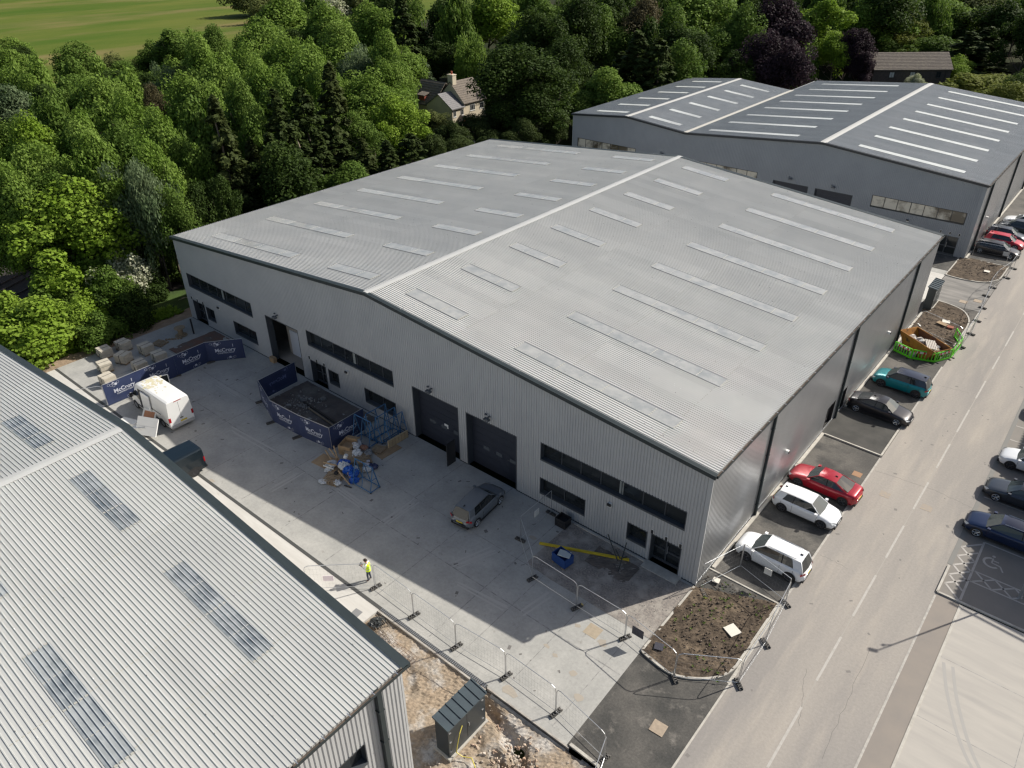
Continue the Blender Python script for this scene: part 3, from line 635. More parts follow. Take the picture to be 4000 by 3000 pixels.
# interior behind the open roller doorway
b=MB(); ix0,ix1=-41.7,-37.25
b.poly([(ix0-3,.6,.01),(ix1+4,.6,.01),(ix1+4,9,.01),(ix0-3,9,.01)],mat('interior_floor',(.38,.34,.29),.8)); 
b.box(ix0-3,9,0,ix1+4,9.1,6,mat('interior_wall',(.16,.15,.13),.9)); b.box(ix0-3,.6,4.7,ix1+4,9,4.75,MATS['interior_wall']); b.box(ix0-3.1,.6,0,ix0-3,9,4.7,MATS['interior_wall'])
b.box(-41.9,1.9,0,-39.3,1.96,4.0,mat('interior_board',(.40,.37,.33),.9)); b.box(-41.4,1.8,.02,-39.8,1.88,2.5,mat('interior_white_door',(.62,.66,.72),.7)); b.box(-39.3,1.75,0,-39.1,1.96,3.2,mat('timber_stud',(.5,.42,.32),.8)); b.box(-37.6,1.75,0,-37.4,1.96,3.2,MATS['timber_stud']); b.box(-39.1,1.75,3.0,-37.6,1.96,3.2,MATS['timber_stud'])
b.box(-43,1.8,3.6,-37.2,1.95,3.85,mat('pale_beam',(.50,.50,.48),.8)); b.build('interior_partition',None,root)
b=MB(); b.box(-41.9,-.35,.02,-41.3,-.0,.5); b.build('kick_board',card,root)
inv(root)
# ---- rear warehouse (beyond)
YB=64.12
root=thing('warehouse',(-28,YB,0),'wide double-gabled blue-grey warehouse behind the central one with rows of bright rooflights','warehouse')
P=PF(YB); V=-36.7; E0=8.45
def zb_(x):
    if x>V: return 8.55+ (10.2-8.55)*(1-abs(x+18.4)/18.4)
    return 8.55+(9.42-8.55)*(1-abs(x+46.1)/9.4)
up=[(-54.45,-44.3),(-36.05,-25.9),(-11.4,-1.12)]; rl=[(-23.7,-19.1),(-18.22,-13.6)]; dr=[(-3.25,-1.15)]; lo=[(-11.4,-7.8)]
b=MB(); ribwall(b,P,-55.4,-.3,0.02,lambda u:zb_(u)-.1,[(a,c,3.75,5.17) for a,c in up]+[(a,c,0,4.63) for a,c in rl]+[(a,c,0,2.25) for a,c in dr])
b.box(-.3,YB-.04,0,.02,YB+.02,8.4); b.build('wall',mat('rear_wall_cladding',(.30,.32,.34),.5,0,(.27,.29,.31),.4),root)
b=MB(); ribwall(b,PX(-.03),YB+.05,111,.12,lambda u:8.3,[],ribprofile(.2,.025,.09,.03)); b.build('side_wall',sidem,root)
b=MB(); b.box(-55.5,YB+.02,0,-55.4,100,8.4); b.box(-37,110.9,0,-.1,111,8.5); b.box(-55.4,99.9,0,-37,100,8.5); b.box(-37.1,100,0,-37,111,8.5); b.build('rear_wall',wallm,root)
ROFF=.12
roofr=mat('roof_sheet_rear_lit',(.44,.445,.44),.45,0.0,(.40,.41,.41),.3)  # right slopes of the rear roof, sunlight put into the paler colour
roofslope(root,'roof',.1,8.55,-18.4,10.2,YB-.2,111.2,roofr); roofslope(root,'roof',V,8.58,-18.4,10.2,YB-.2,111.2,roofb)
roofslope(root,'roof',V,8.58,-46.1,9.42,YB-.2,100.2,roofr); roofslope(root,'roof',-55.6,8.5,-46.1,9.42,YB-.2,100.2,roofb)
pale=mat('pale_ridge_flashing',(.52,.51,.475),.5)
ridge(root,-18.4,10.2,YB-.2,111.2,pale,.4); ridge(root,-46.1,9.42,YB-.2,100.2,pale,.35)
b=MB(); b.box(V-.28,YB-.2,8.55,V+.28,100.2,8.66); b.build('valley_gutter',mat('valley_liner',(.50,.48,.42),.6),root)
verge(root,YB-.2,[(-55.6,8.5),(-46.1,9.42),(V,8.58),(-18.4,10.2),(.15,8.55)],-1,mat('black_trim',(.022,.026,.030),.5),.25)
gutter(root,.08,YB,111,8.5,1)
for k in range(8):
    yc=66.6+5.86*k
    for xa,xb in ((-34.5,-22.35),(-14.9,-2.95)): rooflight(root,xa,xb,yc,zb_,skylb,marks=False)
    if k<6:
        for xa,xb in ((-52.8,-47.5),(-43.9,-38.9)): rooflight(root,xa,xb,yc,zb_,skylb,marks=False)
fr=mat('black_window_frame',(.02,.024,.028),.4)
for i,(a,c) in enumerate(up): window(root,P,a,c,3.75,5.17,7,.06,g=glassw,fmat=fr)
for a,c in rl: roller(root,P,a,c,4.63,.25)
for a,c in dr: entrance(root,P,a,c,2.25,.1)
for u in (-39.9,-21.4,-16.0): walllight(root,P,u,5.3,True)
walllight(root,P,-6.87,3.05)
for u in (-3.14,-2.16,-1.18): socket(root,P,u,2.6)
P2=PX(-.03)
for u in (67.1,82,97): downpipe(root,P2,u,8.3,.2)
b=MB(); b.pbox(P2,70.4,70.6,.03,.3,3.1,3.3); b.build('bulkhead_light',white,root)
inv(root)
# ---- near warehouse (bottom left)
root=thing('warehouse',(-25.6,-35,0),'near grey warehouse roof with broad dark verge and long rooflights filling the lower left','warehouse')
YN=-18.85; XN=-4.0; XRN=-25.6; ZRN=10.37; E=8.42; XL=-47.2
zn=lambda x: ZRN-(ZRN-E)*abs(x-XRN)/(XN-XRN)
roofn=mat('roof_sheet_near',(.445,.45,.43),.5,0,(.415,.42,.405),.35,col3=(.43,.42,.38),scale3=1.7,thr3=(.68,.8)); roofslope(root,'roof',XN,E,XRN,ZRN,-52.45,YN-.25,roofn,rib=.030,laps=(.21,.36,.62)); roofslope(root,'roof',XL,E,XRN,ZRN,-52.45,YN-.25,roofn,rib=.030,laps=(.2,.5,.8))
ridge(root,XRN,ZRN,-52.4,YN-.35)
verge(root,YN,[(XL,E),(XRN,ZRN),(XN+.15,E)],1,trim,.27)
gutter(root,XN-.02,-52.4,YN+.1,E,1)
ROFF=-.05
for k in range(6):
    yc=-22.1-5.85*k
    for xa,xb in ((-41.4,-38.0) if False else (-32.35,-27.45),(-23.6,-18.55),(-15.0,-8.4),(-44,-37.5)): rooflight(root,xa,xb,yc,zn,skyln)
P=PX(XN-.18); b=MB()
wz=(4.35,5.75); wy=(-24.6,-21.2)
ribwall(b,P,-52,YN-.22,-.3,lambda u:E-.15,[(wy[0],wy[1],*wz)],ribprofile(.2,.035,.11,.02)); b.box(XN-.25,YN-.22,-.3,XN-.14,YN-.12,E-.15)
b.build('side_wall',wallm,root)
b=MB(); b.box(XL,YN-.25,-.3,XN-.2,YN-.15,E-.3); b.poly([(XL,YN-.2,E-.35),(XN-.2,YN-.2,E-.35),(XRN,YN-.2,ZRN-.2)]); b.box(XL,-52,-.3,XL+.1,YN-.2,E-.3); b.box(XL,-52.1,-.3,XN-.2,-52,E-.3); b.build('wall',wallm,root)
window(root,P,wy[0],wy[1],*wz,n=2,depth=.3)
downpipe(root,P,-20.35,E-.2,.22)
inv(root)
# ---- warehouse outside the right edge (casts the shade on the bays)
root=thing('warehouse',(30,40,0),'plain grey warehouse just outside the right edge whose shade falls on the bays','warehouse')
b=MB(); ribwall(b,PW(17.4),17.6,70,0,lambda u:8.3); b.box(17.42,17.6,0,45,17.7,8.3); b.box(44.9,17.7,0,45,70,8.3); b.box(17.42,69.9,0,45,70,8.3); b.build('wall',wallm,root)
ROFF=0; roofslope(root,'roof',17.35,8.42,31,9.6,17.5,70.1,roofm,.4); roofslope(root,'roof',45,8.42,31,9.6,17.5,70.1,roofm,.4); inv(root)
# ------------------------------------------------------------ vehicles
def interp(tab,s):
    for (a,va),(b_,vb) in zip(tab[:-1],tab[1:]):
        if s<=b_: 
            t=(s-a)/(b_-a) if b_>a else 0; return va+(vb-va)*t
    return tab[-1][1]
CARST={
 'hatch':dict(L=4.28,W=1.8,H=1.46,top=[(0,.50),(.012,.72),(.03,.86),(.06,.95),(.2,.97),(.45,.95),(.70,.94),(.74,.93),(.86,.84),(.94,.74),(.98,.62),(1,.48)],cab=(.745,.585,.10,.02)),
 'suv':dict(L=4.4,W=1.85,H=1.62,top=[(0,.55),(.012,.80),(.03,.98),(.06,1.06),(.2,1.08),(.45,1.06),(.71,1.05),(.76,1.04),(.88,.96),(.95,.86),(.985,.72),(1,.52)],cab=(.755,.59,.095,.02)),
 'estate':dict(L=4.75,W=1.85,H=1.48,top=[(0,.50),(.01,.75),(.03,.90),(.06,.97),(.2,.98),(.45,.96),(.70,.95),(.74,.93),(.86,.84),(.94,.74),(.98,.62),(1,.48)],cab=(.74,.59,.09,.02)),
 'saloon':dict(L=4.75,W=1.85,H=1.42,top=[(0,.52),(.01,.78),(.025,.93),(.06,1.0),(.15,1.01),(.22,.99),(.45,.95),(.69,.94),(.73,.92),(.85,.83),(.94,.73),(.98,.60),(1,.46)],cab=(.72,.57,.33,.135))}
def paint(name,c,metal=.0,rough=.28): return mat('car_paint_'+name,c,rough,metal,coat=.6)
def car(name,label,style,pm,x,y,heading,roofpm=None,rim=None,group=None,cat='car',rails=False,z=0.0,pl=True):
    st=CARST[style]; L,Wd,H=st['L'],st['W'],st['H']; w=Wd/2; roofpm=roofpm or pm; rim=rim or rimm
    root=thing(name,(x,y,z),label,cat,group,heading)
    ws=[(0,.60),(.015,.77),(.04,.87),(.09,.93),(.18,.98),(.3,1),(.7,1),(.84,.975),(.91,.92),(.95,.85),(.98,.74),(1,.52)]
    S_=[0,.01,.025,.05,.09,.14,.19,.25,.35,.45,.55,.65,.70,.74,.80,.86,.91,.95,.975,.99,1.0]
    b=MB(); rings=[]
    for s in S_:
        X=(s-.5)*L; zt=interp(st['top'],s); hw=w*interp(ws,s); zb=.20+(.10 if s<.03 or s>.97 else 0)
        zm=min(zt-.05,.70)
        half=[(0,zt+.012),(hw*.55,zt+.006),(hw*.84,zt-.012),(hw*.94,zt-.05),(hw*.985,(zt+zm)/2-.02),(hw,zm-.06),(hw*.985,.42),(hw*.97,zb+.05),(hw*.88,zb)]
        ring=[(X,yy,zz) for yy,zz in half]+[(X,-yy,zz) for yy,zz in half[:0:-1]]
        rings.append(ring)
    n=len(rings[0]); vs=[p for r_ in rings for p in r_]; fs=[]
    for i in range(len(rings)-1):
        for j in range(n):
            k=(j+1)%n; fs.append((i*n+j,i*n+k,(i+1)*n+k,(i+1)*n+j))
    fs.append(tuple(range(n))); fs.append(tuple((len(rings)-1)*n+i for i in range(n))[::-1])
    b.mesh(vs,fs); bo=b.build('body',pm,root,smooth=True)
    md=bo.modifiers.new('w','WEIGHTED_NORMAL') if False else None
    # lower sills / bumper
    b=MB(); b.box(-L*.36,-w*.99,.16,L*.34,w*.99,.27); b.box(L*.46,-w*.72,.2,L*.503,w*.72,.40); b.box(-L*.503,-w*.75,.2,-L*.46,w*.75,.34); b.build('sill',blk,root)
    c0,c1,c2,c3=[(q-.5)*L for q in st['cab']]; belt=interp(st['top'],.5)-.015; zbf=interp(st['top'],st['cab'][0])-.02; zbr=interp(st['top'],st['cab'][3])-.02
    yb=w*.90; yt=w*.645; zr=H-.03
    # roof
    b=MB(); nx=7; ny=7; vs=[];fs=[]
    for i in range(nx):
        u=i/(nx-1); X=c1+.06-(c1+.06-c2+.04)*u; zz=zr-.05*abs(2*u-.9)**2.2*.9
        for j in range(ny):
            v=j/(ny-1)*2-1; vs.append((X,v*yt*(1.02-.05*abs(2*u-1)**3-.07*u*u),zz+.055*(1-v*v)-.0))
    for i in range(nx-1):
        for j in range(ny-1): fs.append((i*ny+j,i*ny+j+1,(i+1)*ny+j+1,(i+1)*ny+j))
    b.mesh(vs,fs)
    zf=zr-.05*abs(-.9)**2.2*.9+.0; zk=zr-.05*abs(2-.9)**2.2*.9
    for s in (-1,1):
        def pil(p,q,wd=.035): 
            p=Vector(p);q=Vector(q); b.tube(p,q,wd,5)
        pil((c0,s*yb*.95,zbf),(c1,s*yt,zf),.032); pil((c2,s*yt*.95,zk),(c3+.04,s*yb*.90,zbr),.045)
        pil((c1,s*yt,zf),(c2,s*yt*.95,zk),.028); xm=(c1+c2)/2-.05; 
        if c2-c3>.1 and style!='saloon': pass
    kw,kt=(.62,.50) if style in('hatch','suv') else ((.40,.28) if style=='estate' else (.16,.10))
    for s in (-1,1):
        b.poly([(c3+.02,s*yb*.925,zbr),(c3+kw+.05,s*yb*.955,belt),(c2+kt+.04,s*yt*.985,zk+.0),(c2-.02,s*yt*.955,zk)][::-s])
    b.build('roof',roofpm,root,smooth=True)
    b=MB(); b.mesh([(c0+.02,-yb*.94,zbf+.01),(c0+.08,0,zbf+.03),(c0+.02,yb*.94,zbf+.01),(c1+.04,yt*.96,zf+.01),(c1+.06,0,zf+.04),(c1+.04,-yt*.96,zf+.01)],[(0,1,4,5),(1,2,3,4)]); b.build('windscreen',cargl2,root)
    b=MB(); b.mesh([(c3+.02,-yb*.80,zbr+.06),(c3-.03,0,zbr+.06),(c3+.02,yb*.80,zbr+.06),(c2-.03,yt*.90,zk),(c2-.05,0,zk+.035),(c2-.03,-yt*.90,zk)],[(2,1,4,3),(1,0,5,4)]); b.build('rear_window',carglass,root)
    for s in (-1,1):
        b=MB(); b.poly([(c0-.02,s*yb*.955,zbf+.0),(c3+kw,s*yb*.965,belt+.0),(c2+kt,s*yt*.99,zk-.01),(c1-.02,s*yt*1.01,zf-.01)][::s]); b.build('side_window',carglass,root)
        b=MB(); xm=(c1+c2)/2-.02
        b.tube((xm,s*yt*1.02,zr-.03),(xm-.06,s*yb*.97,belt),.03,4); b.build('door_pillar',blk,root)
        b=MB(); b.obox((c0-.18,s*(w+.06),belt+.05),(.09,.09,.06),0); b.build('wing_mirror',roofpm if roofpm!=pm else pm,root,smooth=False)
        b=MB(); 
        hl=[(L*.5-.34,w*.90,.73),(L*.5-.07,w*.62,.66),(L*.5-.02,w*.60,.56),(L*.5-.20,w*.93,.60)]
        b.poly([(a_+.015,s*(y_+.015),z_+.02) for a_,y_,z_ in hl][::-s]); b.build('headlight',lampw,root)
        b=MB(); dz=.12 if style in('suv',) else .06
        tl=[(-L*.5+.22,w*.955,.78+dz),(-L*.5+.015,w*.60,.80+dz),(-L*.5-.005,w*.60,.66+dz),(-L*.5+.20,w*.965,.64+dz)]
        b.poly([(a_-.01,s*(y_+.015),z_) for a_,y_,z_ in tl][::s]); b.build('tail_light',redl,root)
        for X in (L*.5-.86,-L*.5+.80):
            b=MB(); r=.325 if style!='suv' else .35; yo=s*(w-.005); n=20
            b.tube((X,yo,r),(X,yo-s*.22,r),r,n)
            wh=b.build('wheel',tyrem,root,smooth=False)
            b=MB(); b.tube((X,yo+s*.004,r),(X,yo-s*.01,r),r*.20,8)
            for k in range(5):
                a=k*2*math.pi/5; b.tube((X,yo+s*.008,r),(X+math.cos(a)*r*.68,yo+s*.006,r+math.sin(a)*r*.68),.028,4,r1=.04)
            for k in range(16):
                a=k*math.pi/8; a2=a+math.pi/8; b.tube((X+math.cos(a)*r*.70,yo+s*.006,r+math.sin(a)*r*.70),(X+math.cos(a2)*r*.70,yo+s*.006,r+math.sin(a2)*r*.70),.018,4)
            b.build('rim',rim,wh)
            b=MB(); q=[]; 
            for k in range(13):
                a=math.pi*k/12*1.1-.05*math.pi; q.append((math.cos(a),math.sin(a)))
            for (ca,sa),(cb,sb) in zip(q[:-1],q[1:]):
                b.poly([(X+ca*r*1.0,s*(w+.003),r+sa*r),(X+ca*r*1.17,s*(w-.004),r+sa*r*1.17),(X+cb*r*1.17,s*(w-.004),r+sb*r*1.17),(X+cb*r*1.0,s*(w+.003),r+sb*r)])
            b.build('wheel_arch',blk,root)
    # panel gaps, grille, plate, aerial
    b=MB()
    for s in (-1,1):
        for X in (c0-.12,(c1+c2)/2-.03,c2+.25): b.box(X-.006,s*(w*.99),.32,X+.006,s*(w+.003),belt-.08)
    b.build('door_gap',blk,root)
    b=MB(); b.box(L*.5-.03,-w*.5,.42,L*.5+.012,w*.5,.56); b.build('grille',blk,root)
    if pl:
        b=MB(); b.box(L*.5+.0,-.26,.40,L*.5+.02,.26,.51); b.build('number_plate',platew,root)
        b=MB(); b.box(-L*.5-.02,-.26,.52,-L*.5+.0,.26,.63); b.build('number_plate',plate,root)
    b=MB(); b.obox((c2+.18,0,zr+.06),(.08,.018,.035),0); b.build('roof_aerial',blk,root)
    if rails:
        for s in (-1,1): b=MB(); b.tube((c1-.15,s*yt*.95,zr+.03),(c2+.3,s*yt*.92,zr+.03),.02,5); b.build('roof_rail',steel,root)
    return root
G1='cars parked along the warehouse side'; G2='cars parked on the right of the road'; G3='cars parked beside the rear warehouse'
pw=paint('white',(.78,.79,.80)); pr=paint('red',(.36,.008,.022),.2); pk=paint('black',(.022,.021,.025),.3); pt=paint('teal',(.0,.22,.25),.3); pg=paint('grey',(.16,.175,.19),.1); pn=paint('navy',(.012,.026,.075),.4); pdg=paint('slate',(.06,.07,.085),.5); pcr=paint('crimson',(.50,.012,.035),.1)
car('parked_car','white compact SUV behind the mesh panel nearest the warehouse corner','suv',pw,2.72,4.65,R(180),group=G1,rails=True,rim=rimd)
car('parked_car','white hatchback parked between the white SUV and the red saloon','hatch',pw,2.6,10.35,R(0),group=G1,rim=rimd)
car('parked_car','red coupe saloon parked nose-in beside the white hatchback','saloon',pr,2.62,13.55,R(178),group=G1,rim=rimd)
car('parked_car','black saloon parked nose-out beside the teal car','saloon',pk,2.62,25.5,R(-1),group=G1)
car('parked_car','teal crossover with a dark roof parked beside the skip','suv',pt,2.72,30.6,R(179),roofpm=paint('roof_navy',(.012,.018,.04)),group=G1,rim=rimd)
car('parked_car','black estate behind the site fence at the rear warehouse','estate',pk,2.5,68.0,R(0),group=G3)
car('parked_car','bright red hatchback parked beside the rear warehouse','hatch',pcr,2.6,71.3,R(0),group=G3)
car('parked_car','dark grey hatchback just behind the bright red one','hatch',pdg,2.3,74.0,R(0),group=G3)
car('parked_car','slate grey SUV parked between the dark hatchback and the far white car','suv',pdg,3.0,77.4,R(180),group=G3)
car('parked_car','farthest white car parked beside the rear warehouse','saloon',pw,3.2,80.4,R(180),group=G3)
car('parked_car','navy estate with chrome trim parked beside the wheelchair bay','estate',pn,13.3,15.95,R(180),group=G2,rails=True)
car('parked_car','dark grey saloon parked nose to the road above the navy estate','saloon',pdg,13.5,20.55,R(180),group=G2)
car('parked_car','white car half out of frame on the right of the road','hatch',pw,13.3,25.0,R(180),group=G2,rim=rimd)
car('parked_car','dark car at the right edge whose nose shades the kerb','suv',pk,13.8,33.4,R(180),group=G2)
car('parked_car','grey hatchback standing in the shaded yard before the roller doors','hatch',pg,-14.35,-3.2,R(96))
# vans
def van(name,label,pm,x,y,heading,L,Wd,H,opened=False,dark=False,z=0.0):
    root=thing(name,(x,y,z),label,'van',None,heading); w=Wd/2
    top=[(0,H-.05),(.01,H-.01),(.03,H),(.5,H+.01),(.70,H),(.765,H-.12),(.82,H-.72 if H>2.2 else H-.5),(.885,1.27),(.955,1.12),(.985,.95),(1,.6)]
    S_=[0,.01,.03,.06,.2,.4,.6,.68,.72,.76,.79,.82,.86,.90,.94,.97,.99,1]
    b=MB(); rings=[]
    for s in S_:
        X=(s-.5)*L; zt=interp(top,s); hw=w*interp([(0,.985),(.05,1),(.85,1),(.94,.95),(.98,.86),(1,.70)],s); tw=hw*(.89 if s<.8 else .89+.07*min(1,(s-.8)/.12))
        zs=min(zt-.12,1.25)
        half=[(0,zt+.01),(tw*.8,zt),(tw*.97,zt-.05),(tw*1.0+.02,zt-.14 if zt-.14>zs else zs+.03),(hw,zs),(hw,.75),(hw*.99,.45),(hw*.95,.28)]
        rings.append([(X,a,c) for a,c in half]+[(X,-a,c) for a,c in half[:0:-1]])
    n=len(rings[0]); vs=[p for r_ in rings for p in r_]; fs=[]
    for i in range(len(rings)-1):
        for j in range(n):
            k=(j+1)%n; fs.append((i*n+j,i*n+k,(i+1)*n+k,(i+1)*n+j))
    fs.append(tuple(range(n))); fs.append(tuple((len(rings)-1)*n+i for i in range(n))[::-1])
    b.mesh(vs,fs); body=b.build('body',pm,root,smooth=False)
    me=body.data; 
    me.polygons.foreach_set('use_smooth',[False]*len(me.polygons))
    xf=(.78-.5)*L
    b=MB(); zt1=interp(top,.77)-.06; zt2=interp(top,.895)+.03
    x1=(.77-.5)*L; x2=(.885-.5)*L
    b.poly([(x2+.05,-w*.86,zt2+.02),(x2+.05,w*.86,zt2+.02),(x1+.05,w*.76,zt1+.06),(x1+.05,-w*.76,zt1+.06)]); b.build('windscreen',carglass,root)
    for s in (-1,1):
        b=MB(); b.poly([(x2+.12,s*(w*.985+.006),1.22),(x1-.60,s*(w+.006),1.22),(x1-.55,s*(w*.94+.02),1.95 if H>2.2 else 1.62),(x1+.0,s*(w*.94+.02),1.95 if H>2.2 else 1.62)][::s]); b.build('side_window',carglass,root)
        b=MB(); b.obox((x2-.1,s*(w+.14),1.3),(.06,.11,.16),0); b.build('wing_mirror',blk,root)
        b=MB(); b.box(-L*.5+.3,s*(w+.012),.50,L*.40,s*(w-.02),.62); b.build('side_moulding',blk,root)
        b=MB(); b.box(-L*.5-.012,s*(w*.84),.85,-L*.5+.08,s*(w+.006),1.25); b.build('tail_light',redl,root)
        b=MB(); b.poly([(L*.5-.28,s*(w*.93),.98),(L*.5-.05,s*w*.66,.92),(L*.5-.0,s*w*.66,.74),(L*.5-.22,s*(w*.95),.76)][::-s]); b.build('headlight',lampw,root)
        for X in (L*.5-.95,-L*.5+(1.2 if L>5.5 else .9)):
            r=.36; b=MB(); yo=s*(w+.01); b.tube((X,yo,r),(X,yo-s*.22,r),r,20); wh=b.build('wheel',tyrem,root)
            b=MB(); b.tube((X,yo+s*.006,r),(X,yo-s*.01,r),r*.6,12)
            b.build('rim',rimd if dark else rimm,wh)
            b=MB()
            for k in range(12):
                a=math.pi*k/12; c=math.pi*(k+1)/12
                b.poly([(X+math.cos(t_)*q,s*(w+.006),r+math.sin(t_)*q) for t_,q in ((a,r),(a,r*1.2),(c,r*1.2),(c,r))])
            b.build('wheel_arch',blk,root)
    b=MB(); b.box(-L*.5-.004,-.008,.6,-L*.5+.0,.008,H-.25); b.box(-L*.5-.006,-w*.88,.5,-L*.5,w*.88,.515); b.build('rear_door_gap',blk,root)
    b=MB(); b.box(-L*.5-.05,-.12,.92,-L*.5,.12,.97); b.build('rear_handle',blk,root)
    b=MB(); b.box(-L*.5-.1,-w*.95,.30,-L*.5+.02,w*.95,.47); b.build('rear_bumper',blk if dark else mat('pale_grey_plastic',(.40,.40,.39),.6),root)
    b=MB(); b.box(-L*.5-.03,-.38,.60,-L*.5-.0,.14,.72); b.build('number_plate',plate,root)
    b=MB(); b.box(-L*.5-.01,-.3,H-.16,-L*.5+.05,.3,H-.11); b.build('brake_light',redl,root)
    if opened:
        # near side (left, +y local) sliding door slid back; black panel on the body paints the shaded inside
        b=MB(); b.poly([(1.25,w+.012,.5),(1.25,w+.012,1.25),(1.25,w*.92+.03,H-.35),(.35,w*.92+.03,H-.35),(.35,w+.012,1.25),(.35,w+.012,.5)][::-1]); b.build('opening_shade_panel',blk,root)
        b=MB(); b.hexa([(-.70,w+.10,.42),(.55,w+.10,.42),(.55,w+.17,.42),(-.70,w+.17,.42),(-.70,w*.9+.12,H-.30),(.55,w*.9+.12,H-.30),(.55,w*.9+.19,H-.30),(-.70,w*.9+.19,H-.30)]); b.build('sliding_door',pm,root)
        b=MB(); b.tube((-2.0,w+.02,1.22),(.3,w+.02,1.22),.02,4); b.build('door_rail',blk,root)
        # cab door open on the far side
        xo=x2-.15; a=R(-62); d=Vector((math.cos(math.pi+R(62)),-math.sin(R(62))*1,0)); d=Vector((-.42,-.91,0))
        h=Vector((xo,-w-.0,0)); o_=d*.98
        b=MB(); pts=[h+Vector((0,0,.5)),h+o_+Vector((0,0,.5)),h+o_+Vector((0,0,1.2)),h+Vector((0,0,1.2))]
        nn=Vector((.91,-.42,0))*.05
        b.hexa([pts[0],pts[1],pts[1]+nn,pts[0]+nn,pts[3],pts[2],pts[2]+nn,pts[3]+nn])
        for A,B in ((h+Vector((0,0,1.2)),h+d*.35+Vector((0,0,1.95))),(h+d*.35+Vector((0,0,1.95)),h+o_+Vector((0,0,1.98))),(h+o_+Vector((0,0,1.98)),h+o_+Vector((0,0,1.2)))): b.tube(A,B,.045,5)
        b.build('open_cab_door',pm,root)
        b=MB(); b.poly([h+Vector((0,0,1.22))+nn*.5,h+o_+Vector((0,0,1.22))+nn*.5,h+o_+Vector((0,0,1.95))+nn*.5,h+d*.35+Vector((0,0,1.93))+nn*.5]); b.build('door_glass',carglass,root)
        rr=random.Random(4); b=MB()
        for k in range(150):
            X=rr.gauss(.7,.75); Y=rr.gauss(0,.33); s=rr.uniform(.03,.13)
            if -2.6<X<1.3: b.box(X-s,Y-s*.6,interp(top,X/L+.5)+.006,X+s,Y+s*.6,interp(top,X/L+.5)+.012)
        b.build('roof_moss',mat('moss_stain',(.60,.55,.38),.9),body)
    return root
vanw=mat('van_white_paint',(.80,.80,.78),.3,0,(.77,.765,.74),.8,coat=.4)
van('panel_van','tall white panel van with its side door slid open and mossy roof',vanw,-41.65,-10.6,R(180),6.3,2.0,2.6,True)
van('panel_van','dark blue-grey van half hidden behind the near roof',paint('van_blue',(.005,.012,.018),.2,.35),-33.2,-14.85,R(-90),4.9,1.92,1.95,False,True)
# ------------------------------------------------------------ fences
def fence_panel(label,p0,p1,group,h=2.0,z=0.0,rounded=True,mesh=True):
    p0=Vector(p0);p1=Vector(p1); d=(p1-p0); L=d.length; d.normalize()
    root=thing('mesh_fence',(p0.x,p0.y,z),label,'fence panel',group,math.atan2(d.y,d.x)); b=MB(); r=.021; c=.28
    L-=.06
    if rounded: pts=[(0,0,.1),(0,0,h-c),(.06,0,h-.1),(c,0,h),(L-c,0,h),(L-.06,0,h-.1),(L,0,h-c),(L,0,.1)]
    else: pts=[(0,0,.1),(0,0,h-.03),(.04,0,h),(L-.04,0,h),(L,0,h-.03),(L,0,.1)]
    b.path(pts,r,6); b.tube((0,0,.18),(L,0,.18),.015,5); b.build('frame',steel,root)
    if mesh:
        b=MB(); w=.0016
        x=.1
        while x<L: b.tube((x,0,.18),(x,0,h-.02 if .2<x<L-.2 else h-.2),w,3,cap=False); x+=.2
        for zz in np.arange(.5,h-.05,.4): b.tube((0,0,zz),(L,0,zz),w*1.2,3,cap=False)
        b.build('wire_mesh',mat('thin_wire',(.25,.25,.25),.6,.3),root)
    return root
def foot(x,y,a,label,group,yellow=False):
    root=thing('ballast_block',(x,y,0),label,'fence foot',group,a); b=MB(); b.box(-.36,-.11,.0,.36,.11,.05); 
    for sx in (-.33,-.20,-.05,.08,.21): b.box(sx,-.11,.05,sx+.06,.11,.13)
    b.box(-.36,-.11,.05,.36,-.075,.13); b.box(-.36,.075,.05,.36,.11,.13); b.build('block',blkrub,root)
    if yellow: b=MB(); b.box(.34,-.09,.02,.40,.09,.12); b.build('end_cap',mat('yellow_rubber',(.55,.42,.12),.8),root)
F1='mesh fence panels along the slotted drain'; F2='mesh fence panels round the planting bed'; FF='rubber fence feet'
ch=[(-17.4,-14.9),(-14.47,-12.2),(-11.18,-12.25),(-7.85,-12.28),(-4.56,-12.0),(-1.27,-12.05),(1.94,-12.55),(2.9,-15.7)]
nm=['panel turning behind the near roof from the standing person','first','second','third','fourth','fifth','last']
lab1=['mesh fence panel running from the person in hi-vis toward the near roof','mesh fence panel starting beside the person in hi-vis','second mesh panel along the drain counting from the person','third mesh panel along the drain counting from the person','fourth mesh panel along the drain, beside the dug earth','fifth mesh panel along the drain, ending on the dark asphalt','mesh panel turning toward the bottom edge on the dark asphalt']
for (a,c),l in zip(zip(ch[:-1],ch[1:]),lab1): fence_panel(l,a,c,F1)
lf=['rubber foot beside the person in hi-vis','rubber foot one panel right of the person','rubber foot two panels right of the person','rubber foot near the dug earth by the drain end','rubber foot above the trench by the pale kerb','rubber foot on the dark asphalt at the bottom edge']
for (x,y),l in zip(ch[1:-1],lf): foot(x,y,R(80),l,FF)
ch2=[(-10.39,-.45),(-10.38,-3.69),(-7.74,-5.77),(-4.39,-5.9),(-1.1,-5.95),(2.25,-6.5),(5.0,-4.72),(5.0,-1.4),(4.72,2.0)]
lab2=['mesh fence panel by the wall beside the small wooden planter','mesh fence panel crossing from the yard to the gravel, with a foot mid-yard','mesh fence panel in shade over the gravel edge beyond the blue tub','mesh fence panel in front of the gravel where the shade ends','mesh fence panel across the corner of the near planting bed','mesh fence panel across the curved tip of the near planting bed','mesh fence panel along the road beside the near planting bed','mesh fence panel along the road by the white SUV']
for i,((a,c),l) in enumerate(zip(zip(ch2[:-1],ch2[1:]),lab2)): fence_panel(l,a,c,F2,rounded=(i>0))
